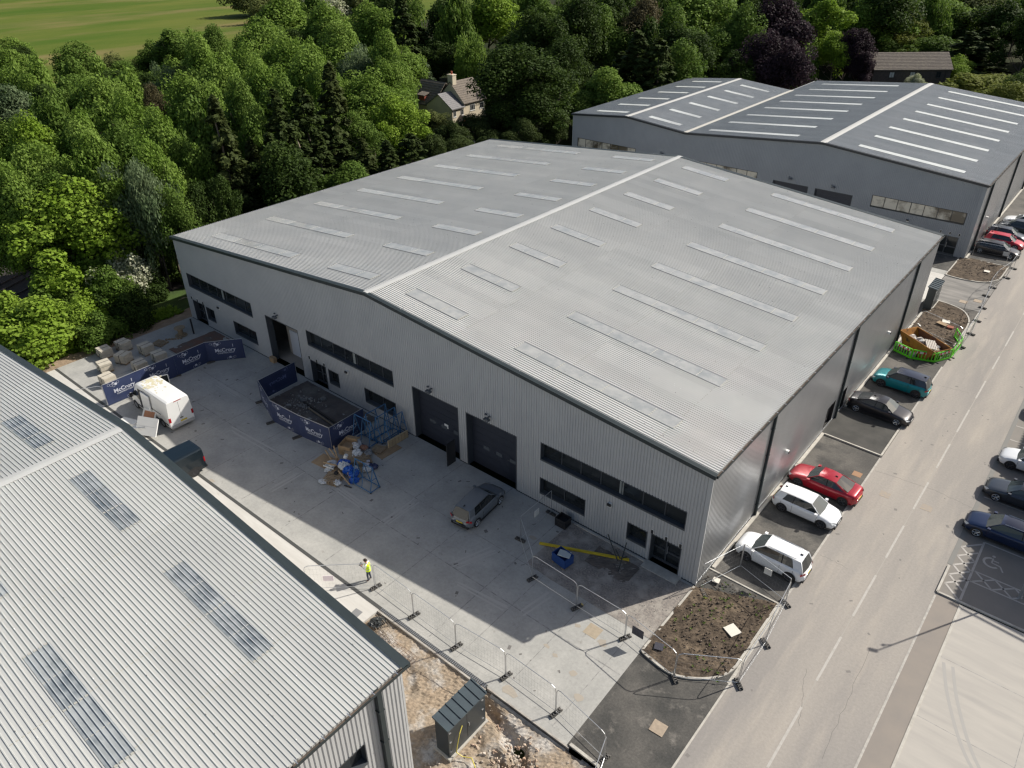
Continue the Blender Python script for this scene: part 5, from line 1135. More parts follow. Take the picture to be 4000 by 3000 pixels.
# white panels behind the near roof
board(-40.9,-13.2,-39.9,-12.6,1.3,.55,.08,white,'loose_door','white vehicle door lying face up on the pile by the near roof','door','stacked white doors',.75)
root=thing('loose_door',(-39.3,-13.4,0),'large white van door propped on the pile by the near roof','door','stacked white doors',R(20)); root.rotation_euler=(R(-35),0,R(25))
b=MB(); b.box(-.9,-.05,.3,.9,.05,1.7); b.build('panel',vanw,root); b=MB(); b.box(-.7,-.06,1.0,.7,-.05,1.02); b.build('crease',mat('door_crease',(.45,.46,.47),.5),root)
root=thing('loose_door',(-40.9,-12.3,.2),'white frame with an orange-brown centre on the pile','door','stacked white doors',R(15)); root.rotation_euler=(R(-38),0,R(20))
b=MB(); b.box(-.65,-.04,.0,.65,.04,.14); b.box(-.65,-.04,.95,.65,.04,1.1); b.box(-.65,-.04,.14,-.5,.04,.95); b.box(.5,-.04,.14,.65,.04,.95); b.build('frame',white,root); b=MB(); b.box(-.5,-.02,.14,.5,.02,.95); b.build('panel',mat('orange_brown_board',(.42,.19,.10),.7),root)
board(-42.2,-13.6,-40.8,-13.1,.6,.25,.5,white,'loose_door','white appliance casing at the left end of the pile','casing','stacked white doors')
# ------------------------------------------------------------ skip and barriers
root=thing('skip',(2.45,38.0,0),'rusty orange builders skip full of rubble inside green barriers','skip',None,R(-31))
Lt,Wt,Lb,Ht=4.0,1.95,2.5,1.45; b=MB()
# side walls are trapezia; ends slope
def skipside(s):
    y=s*Wt/2; t=.05
    b.hexa([(-Lb/2,y-t/2,.05),(Lb/2,y-t/2,.05),(Lb/2,y+t/2,.05),(-Lb/2,y+t/2,.05),(-Lt/2,y-t/2,Ht),(Lt/2,y-t/2,Ht-.15),(Lt/2,y+t/2,Ht-.15),(-Lt/2,y+t/2,Ht)])
for s in (-1,1): skipside(s)
b.box(-Lb/2,-Wt/2,.05,Lb/2,Wt/2,.1)
b.hexa([(-Lb/2,-Wt/2,.05),(-Lb/2+.05,-Wt/2,.05),(-Lb/2+.05,Wt/2,.05),(-Lb/2,Wt/2,.05),(-Lt/2,-Wt/2,Ht),(-Lt/2+.05,-Wt/2,Ht),(-Lt/2+.05,Wt/2,Ht),(-Lt/2,Wt/2,Ht)])
b.hexa([(Lb/2-.05,-Wt/2,.05),(Lb/2,-Wt/2,.05),(Lb/2,Wt/2,.05),(Lb/2-.05,Wt/2,.05),(Lt/2-.4,-Wt/2,.8),(Lt/2-.35,-Wt/2,.8),(Lt/2-.35,Wt/2,.8),(Lt/2-.4,Wt/2,.8)])
b.build('body',skipm,root)
b=MB()
for s in (-1,1): b.tube((-Lt/2,s*Wt/2,Ht),(Lt/2,s*Wt/2,Ht-.15),.05,6)
b.tube((-Lt/2,-Wt/2,Ht),(-Lt/2,Wt/2,Ht),.05,6); b.tube((Lt/2,-Wt/2,Ht-.15),(Lt/2,Wt/2,Ht-.15),.03,6); b.build('rim',skipm,root)
b=MB()
for s in (-1,1): b.poly([(-Lb/2-.05,s*(Wt/2-.03),.15),(Lb/2,s*(Wt/2-.03),.15),(Lt/2-.05,s*(Wt/2-.03),Ht-.2),(-Lt/2+.1,s*(Wt/2-.03),Ht-.05)][::-s])
b.build('rusty_lining',rust,root)
b=MB(); b.box(-1.3,-.9,.1,1.25,.9,.55); b.build('rubble_fill',mat('skip_fill',(.30,.26,.22),.95,0,(.18,.15,.13),5),root)
for i,y in enumerate((-.7,-.35,0,.35,.7)):
    b=MB(); b.obox((-Lt/2-.1,y,Ht-.35),(.09,.04,.32),Matrix.Rotation(R(-25),3,'Y')); b.build('end_rib',skipm,root)
rs=random.Random(9); Ms=[plaster,plaster,mat('beige_board',(.58,.47,.34),.85),whitebag,mat('grey_board',(.38,.37,.35),.8),card]
A_=R(-31); 
for k in range(26):
    u=rs.uniform(-1.5,1.35); v=rs.uniform(-.7,.7); zz=.75+.55*(1-abs(u+.1)/1.7)*(1-abs(v)/1.1)+rs.uniform(-.05,.12); x=2.45+u*math.cos(A_)-v*math.sin(A_); y=38.0+u*math.sin(A_)+v*math.cos(A_)
    b=MB(); b.obox((0,0,0),(rs.uniform(.12,.45),rs.uniform(.1,.3),rs.choice((.015,.02,.08,.12))),0); o=b.build('rubble_piece',rs.choice(Ms),None,False,(x,y,zz)); o.rotation_euler=(rs.uniform(-.5,.5),rs.uniform(-.5,.5),rs.uniform(0,3)); tag(o,'broken board or rubble piece heaped in the orange skip','rubble','rubble pieces in the skip')
b=MB()
for k in range(6): b.box(-.42+k*.15,-.7,0,-.33+k*.15,.55,.05)
b.box(-.45,-.7,-.03,.45,.55,0); o=b.build('slatted_board',plaster,None,False,(3.0,37.6,1.25)); o.rotation_euler=(R(12),R(8),R(28)); tag(o,'pale slatted board lying on top of the skip load','board')
board(.6,43.6,.95,43.1,.14,.1,.05,white,'timber_board','short white board by the skip end wall')
board(2.0,44.9,2.9,44.6,.6,.25,.03,ply,'timber_board','brown board propped on the skip bed')
b=MB(); b.box(2.95,44.3,.12,3.5,44.8,.25); tag(b.build('broken_crate',mat('red_brown_crate',(.28,.09,.05),.8)),'small red-brown broken crate on the skip bed','crate')
b=MB(); b.tube((1.95,36.9,0),(1.95,36.9,.3),.3,12); tag(b.build('white_sack',whitebag),'pale green-white sack between skip and barriers','sack')
def barrier(p0,p1,label):
    p0=Vector(p0);p1=Vector(p1); d=p1-p0; L=d.length; root=thing('safety_barrier',(p0.x,p0.y,0),label,'barrier','green plastic safety barriers round the skip',math.atan2(d.y,d.x)); b=MB(); t=.03
    b.box(0,-t,.06,L,t,.22); b.box(.05,-t,.92,L-.05,t,1.0); b.box(0,-t,.22,.08,t,.95); b.box(L-.08,-t,.22,L,t,.95)
    n=7
    for k in range(1,n): x=L*k/n; b.box(x-.035,-t*.8,.22,x+.035,t*.8,.92)
    b.build('frame',greenp,root); b=MB(); b.box(L*.18,-t-.008,.70,L*.82,t+.008,.88); sb=b.build('reflective_board',mat('barrier_white',(.62,.60,.58),.5),root)
    b=MB()
    for q in (.22,.46,.70): b.box(L*q,-t-.012,.70,L*(q+.09),t+.012,.88)
    b.build('red_stripe',redp,sb)
    b=MB()
    for x in (.25,L-.25): b.box(x-.06,-.28,0,x+.06,.28,.06)
    b.build('feet',blk,root)
bp=[(.35,36.75),(2.0,36.15),(3.8,36.75),(4.72,38.5),(4.88,41.2),(3.95,43.0)]
for (a,c),l in zip(zip(bp[:-1],bp[1:]),['green barrier nearest the warehouse wall','green barrier at the near side of the skip','green barrier turning along the road by the skip','green barrier on the road side of the skip','green barrier at the far right end of the skip']): barrier(a,c,l)
# street lamp at the right edge
root=thing('street_lamp',(15.0,11.1,0),'tall grey lamp column at the right edge casting a long thin shadow','street lamp'); b=MB(); b.tube((0,0,0),(0,0,1.2),.09,10); b.tube((0,0,1.2),(0,0,8.0),.06,8,r1=.04); b.build('column',steel,root)
b=MB(); b.obox((-.18,-.1,8.08),(.22,.10,.04),R(20)); b.build('lamp_head',mat('lamp_grey',(.2,.2,.21),.5),root); b=MB(); b.tube((0,0,7.2),(-.35,-.3,7.25),.03,5); b.obox((-.38,-.32,7.25),(.07,.05,.05),.3); b.build('camera_bracket',MATS['lamp_grey'],root)
# ------------------------------------------------------------ person
def person():
    root=thing('person',(-15.2,-12.05,0),'person in a hi-vis vest and dark jeans looking down at a dark tablet','person',None,R(205))
    # local: facing +x
    J=dict(pel=(0,0,.93,.125),sp=(.01,0,1.10,.135),ch=(.03,0,1.30,.15),nk=(.07,0,1.46,.065),hd0=(.11,0,1.54,.07),hd=(.15,0,1.63,.095),ht=(.14,0,1.71,.07),
      hl=(0,.09,.90,.10),kl=(.05,.10,.50,.065),al=(.02,.11,.09,.042),tl=(.16,.12,.04,.035),hr=(0,-.09,.90,.10),kr=(.02,-.11,.50,.065),ar=(-.05,-.13,.09,.042),tr=(.09,-.15,.04,.035),
      sl=(.03,.19,1.38,.07),el=(.10,.25,1.12,.048),wl=(.30,.12,1.16,.032),ml=(.37,.08,1.18,.03),sr=(.03,-.19,1.38,.07),er=(.10,-.25,1.12,.048),wr=(.30,-.12,1.16,.032),mr=(.37,-.08,1.18,.03))
    E=[('pel','sp'),('sp','ch'),('ch','nk'),('nk','hd0'),('hd0','hd'),('hd','ht'),('pel','hl'),('hl','kl'),('kl','al'),('al','tl'),('pel','hr'),('hr','kr'),('kr','ar'),('ar','tr'),('ch','sl'),('sl','el'),('el','wl'),('wl','ml'),('ch','sr'),('sr','er'),('er','wr'),('wr','mr')]
    names=list(J); vs=[J[k][:3] for k in names]; rad=[J[k][3] for k in names]; ed=[(names.index(a),names.index(c)) for a,c in E]
    for s,m_ in ((1,'ml'),(-1,'mr')):
        bi=names.index(m_); bx,by,bz=J[m_][:3]
        for k in range(4):
            l=(.055,.065,.06,.045)[k]; off=(k-1.5)*.018
            i0=len(vs); vs.append((bx+.02,by+off*.6,bz+off)); rad.append(.009); vs.append((bx+.02+l*.6,by-s*.012+off*.3,bz+off+.005)); rad.append(.008); vs.append((bx+.03+l*.7,by-s*.04,bz+off)); rad.append(.007); ed+=[(bi,i0),(i0,i0+1),(i0+1,i0+2)]
        i0=len(vs); vs.append((bx+.0,by-s*.03,bz+.035)); rad.append(.010); vs.append((bx+.03,by-s*.05,bz+.05)); rad.append(.009); ed+=[(bi,i0),(i0,i0+1)]
    me=bpy.data.meshes.new('body'); me.from_pydata(vs,ed,[]); o=bpy.data.objects.new('body',me); COL.objects.link(o); o.parent=root
    md=o.modifiers.new('skin','SKIN'); md.use_smooth_shade=True
    if not me.skin_vertices: pass
    for i,r_ in enumerate(rad): me.skin_vertices[0].data[i].radius=(r_,r_)
    me.skin_vertices[0].data[0].use_root=True
    ms=o.modifiers.new('s','SUBSURF'); ms.levels=2; ms.render_levels=2
    bpy.context.view_layer.update(); dg=bpy.context.evaluated_depsgraph_get(); nm_=bpy.data.meshes.new_from_object(o.evaluated_get(dg)); o.modifiers.clear(); o.data=nm_
    for M in (skin,jeans,shirt,shoe): nm_.materials.append(M)
    for p in nm_.polygons:
        c=p.center; p.use_smooth=True
        k=0
        if c.z<.12: k=3
        elif c.z<.98: k=1
        elif c.z<1.47 and not (c.x>.31): k=2
        p.material_index=k
    # vest: slightly larger torso shell
    b=MB(); n=16
    R_=[(.86,.16,.175,0),(.95,.155,.17,0),(1.1,.155,.17,.01),(1.25,.165,.19,.02),(1.36,.15,.20,.03),(1.44,.10,.13,.05)]; vs=[]
    for z,rx,ry,cx in R_:
        for i in range(n): a=2*math.pi*i/n; vs.append((cx+rx*math.cos(a),ry*math.sin(a),z))
    fs=[(j*n+i,j*n+(i+1)%n,(j+1)*n+(i+1)%n,(j+1)*n+i) for j in range(len(R_)-1) for i in range(n)]; b.mesh(vs,fs); v=b.build('hi_vis_vest',hiviz,root,smooth=True)
    b=MB(); vs=[]
    for z in (.99,1.04):
        for i in range(n): a=2*math.pi*i/n; vs.append((.0+.164*math.cos(a),.18*math.sin(a),z))
    b.mesh(vs,[(i,(i+1)%n,(i+1)%n+n,i+n) for i in range(n)])
    for s in (-1,1): b.box(-.165,s*.09-.022,1.04,-.158,s*.09+.022,1.36)
    b.build('reflective_tape',hivs,v)
    b=MB(); n=12; vs=[];k_=6
    for j in range(k_+1):
        ph=math.pi/2*(j/k_*1.35-.35)
        for i in range(n): a=2*math.pi*i/n; vs.append((.12+.115*math.cos(ph)*math.cos(a)-.015,.10*math.cos(ph)*math.sin(a),1.655+.105*math.sin(ph)+ (.03 if math.cos(a)>.4 and j<3 else 0)))
    b.mesh(vs,[(j*n+i,j*n+(i+1)%n,(j+1)*n+(i+1)%n,(j+1)*n+i) for j in range(k_) for i in range(n)]); b.build('hair',hairm,root,smooth=True)
    b=MB(); b.box(.235,-.012,1.60,.262,.012,1.625); 
    for s in (-1,1): b.obox((.13,s*.098,1.62),(.018,.008,.03),0)
    b.build('nose_and_ears',skin,root); b=MB()
    for s in (-1,1): b.obox((.238,s*.032,1.645),(.006,.014,.006),0)
    b.build('eyes',blk,root)
    b=MB(); b.box(.238,-.02,1.575,.246,.02,1.583); b.build('mouth',redl,root)
    return root
person()
b=MB(); M3=Matrix.Rotation(R(205),3,'Z'); c=Vector((-15.2,-12.05,0))+M3@Vector((.43,0,1.21)); b.obox((0,0,0),(.10,.13,.008),0); o=b.build('tablet_computer',blk,None,False,c); o.rotation_euler=(0,R(-25),R(205)); tag(o,'dark tablet held by the person in hi-vis','tablet')
# ------------------------------------------------------------ railway
b=MB()
def rails(b,pts):
    for a,c in zip(pts[:-1],pts[1:]):
        a=Vector(a);c=Vector(c);d=(c-a).normalized();n=Vector((-d.y,d.x))
        for s in (-.72,.72):
            m_=(a+c)/2+n*s; b.obox((m_.x,m_.y,-.55),((c-a).length/2,.05,.08),math.atan2(d.y,d.x))
for off in (0,-4.2):
    b=MB(); rails(b,[(-65+off,-30),(-74.2+off,-10.4),(-78.2+off,-2),(-84+off,12)]); tag(b.build('railway_track',track),'railway track '+('nearer the shrubs' if off==0 else 'deeper in the shade')+' seen in the gap at the left','railway track','railway tracks')
# ------------------------------------------------------------ trees
def cards(C,N,size,asp,rg,tang=None):
    """leaf-sized quads at centres C facing N"""
    n=len(C); N=N/np.maximum(np.linalg.norm(N,axis=1,keepdims=True),1e-6)
    if tang is None: tang=rg.normal(size=(n,3))
    U=tang-N*np.sum(tang*N,axis=1,keepdims=True); U/=np.maximum(np.linalg.norm(U,axis=1,keepdims=True),1e-6)
    V=np.cross(N,U); s=size*(rg.uniform(.6,1.25,n))[:,None]
    a=C-U*s*asp; c_=C+U*s*asp; b_=C+V*s*.5+N*s*.12; d_=C-V*s*.5+N*s*.12
    return np.stack([a,b_,c_,d_],axis=1).reshape(-1,3)
def mesh_from_cards(name,P):
    n=len(P)//4; me=bpy.data.meshes.new(name); me.vertices.add(len(P)); me.vertices.foreach_set('co',P.astype(np.float32).ravel())
    me.loops.add(n*4); me.loops.foreach_set('vertex_index',np.arange(n*4,dtype=np.int32)); me.polygons.add(n); me.polygons.foreach_set('loop_start',np.arange(0,n*4,4,dtype=np.int32)); me.polygons.foreach_set('loop_total',np.full(n,4,dtype=np.int32))
    me.update(calc_edges=True); me.materials.append(LM['mid']); return me
def crown_broad(seed,R0=5,H=14,base=.2,nl=60,per=300,leaf=.29,tall=False,droop=0,flat=.5):
    rg=np.random.default_rng(seed); cz=H*(base+1)/2; hz=H*(1-base)/2; out=[]
    for k in range(nl):
        d=rg.normal(size=3); d/=np.linalg.norm(d)
        if d[2]<-.55: d[2]*=-.6
        q=rg.uniform(.45,1)**.6; ang=math.atan2(d[1],d[0]); irr=.94+.26*math.sin(ang*2+seed*1.7)+.20*math.sin(ang*3+seed)+.10*math.sin(ang*5+seed*2)
        lr=rg.choice([.15,.2,.25,.32,.40],p=[.2,.28,.27,.17,.08])*rg.uniform(.85,1.15)*R0; z=d[2]*q*(hz-lr*.6)*(1+.16*math.sin(ang*2+seed*3)); wid=(1-max(0,z/hz)**2*(.55 if tall else .25))
        c=np.array([d[0]*q*(R0*irr-lr)*wid,d[1]*q*(R0*irr-lr)*wid,cz+z+rg.normal()*.55])
        m=int(per*(lr/(.24*R0))**2); v=rg.normal(size=(m,3)); v/=np.linalg.norm(v,axis=1,keepdims=True)
        v=v[(v[:,2]>-.45)|(rg.uniform(size=m)<.35)]; m=len(v)
        rad=lr*(rg.uniform(.55,1.12,m)**.7); sq=np.array([1,1,rg.uniform(.7,1.3)]); Cc=c+v*rad[:,None]*sq
        if droop: Cc[:,2]-=droop*np.abs(rg.normal(size=m))
        Nn=v*.9+rg.normal(size=(m,3))*.55+np.array([0,0,.35]); tg=None
        if droop: tg=np.tile([0,0,1.],(m,1))+rg.normal(size=(m,3))*.3; Nn=v*np.array([1,1,.2])+rg.normal(size=(m,3))*.4
        out.append(cards(Cc,Nn,leaf,.55 if not droop else 1.0,rg,tg))
    return mesh_from_cards('crown',np.concatenate(out)), (R0,H)
def crown_cone(seed,R0=3,H=15,base=.06,wide=False,n=150,per=60,leaf=.34):
    rg=np.random.default_rng(seed); out=[]
    for k in range(n):
        t=rg.uniform(0,1)**1.15; z=H*(base+(1-base)*t); L=R0*(1-t)**(.55 if wide else .8)*rg.uniform(.6,1.1)+.15; a=rg.uniform(0,6.28)
        m=int(per*(.35+L/R0)); s=rg.uniform(.15,1,m)**.6; d=np.array([math.cos(a),math.sin(a),0]); side=np.array([-d[1],d[0],0])
        dr=rg.uniform(.1,.35)
        C=d*(s*L)[:,None]+side*(rg.normal(size=m)*.13*L*(1.1-s)+rg.normal(size=m)*.12)[:,None]+np.array([0,0,1.])*((z-dr*L*s+.16*L*s*s+rg.normal(size=m)*.13))[:,None]
        Nn=np.tile(d*.45+np.array([0,0,.8]),(m,1))+rg.normal(size=(m,3))*.45; tg=np.tile(d+np.array([0,0,-.25]),(m,1))+rg.normal(size=(m,3))*.35
        out.append(cards(C,Nn,leaf,.8,rg,tg))
    return mesh_from_cards('crown',np.concatenate(out)),(R0,H)
PRO={'round':[crown_broad(1),crown_broad(2,nl=70,per=260),crown_broad(3,5,13,.15,58,300),crown_broad(4,5,14,.22,80,220,.27),crown_broad(31,5,14,.18,62,280,.30),crown_broad(32,5,15,.2,74,230,.26)],
 'tall':[crown_broad(5,4,16,.12,70,230,.28,True)],
 'weep':[crown_broad(6,4.5,13,.1,70,190,.20,False,.45)],
 'cone':[crown_cone(7),crown_cone(8,3,15,.05,False,170,55),crown_cone(9,3.2,14,.08,True,150,60)],
 'cone2':[crown_cone(10,2.2,9,.08,True,110,55,.28)],
 'shrub':[crown_broad(11,3.2,4,.02,56,230,.22),crown_broad(12,3.2,4,.0,64,220,.20)]}
def trunk_mesh(seed,H,R0,conif=False):
    rg=random.Random(seed); b=MB(); r=.028*H**.9*.5+.06; top=H*(.9 if conif else .62)
    x=y=0; p=Vector((0,0,-.3)); n=5
    for k in range(1,n+1):
        q=Vector((rg.uniform(-.15,.15)*k*.4,rg.uniform(-.15,.15)*k*.4,top*k/n)); b.tube(p,q,r*(1-(k-1)/n*.75),7,r1=r*(1-k/n*.75)); 
        if k>=2 and not conif:
            for j in range(2):
                a=rg.uniform(0,6.28); e=q+Vector((math.cos(a)*R0*.6,math.sin(a)*R0*.6,H*.22)); mid=q.lerp(e,.5)+Vector((0,0,-.3)); b.tube(q,mid,r*.4,5,r1=r*.25); b.tube(mid,e,r*.25,5,r1=r*.06)
        p=q
    if conif:
        for k in range(16):
            z=H*rg.uniform(.1,.55); a=rg.uniform(0,6.28); L=R0*rg.uniform(.6,1.05); b.tube((0,0,z),(math.cos(a)*L,math.sin(a)*L,z-.2*L),.03,4,r1=.008)
    me=b.build('trunk',bark); m_=me.data; bpy.data.objects.remove(me); return m_
TR={}
for k,v in PRO.items():
    TR[k]=[trunk_mesh(20+i,hh,rr_,k in('cone','cone2')) for i,(m_,(rr_,hh)) in enumerate(v)]
cnt={}
def tree(x,y,h,r,lk,shape,label,group=None,cat='tree',name=None,rz=None,z=-.70,bk=None):
    dark2=(lk=='dark2'); lk2='dark' if dark2 else lk
    i=cnt.get(shape,0)%len(PRO[shape]); cnt[shape]=cnt.get(shape,0)+1
    me,(R0,H0_)=PRO[shape][i]
    nm=name or ('conifer_tree' if shape in('cone','cone2') else 'shrub' if shape=='shrub' and h<6 else 'broadleaf_tree')
    root=thing(nm,(x,y,z),label,cat,group,random.uniform(0,6.28) if rz is None else rz); root.scale=(r/R0,r/R0,h/H0_)
    c=bpy.data.objects.new('crown',me); COL.objects.link(c); c.parent=root; c.material_slots[0].link='OBJECT'; c.material_slots[0].material=LM[lk2]
    t=bpy.data.objects.new('trunk',TR[shape][i]); COL.objects.link(t); t.parent=root
    if bk: t.material_slots[0].link='OBJECT'; t.material_slots[0].material=bk
    return root
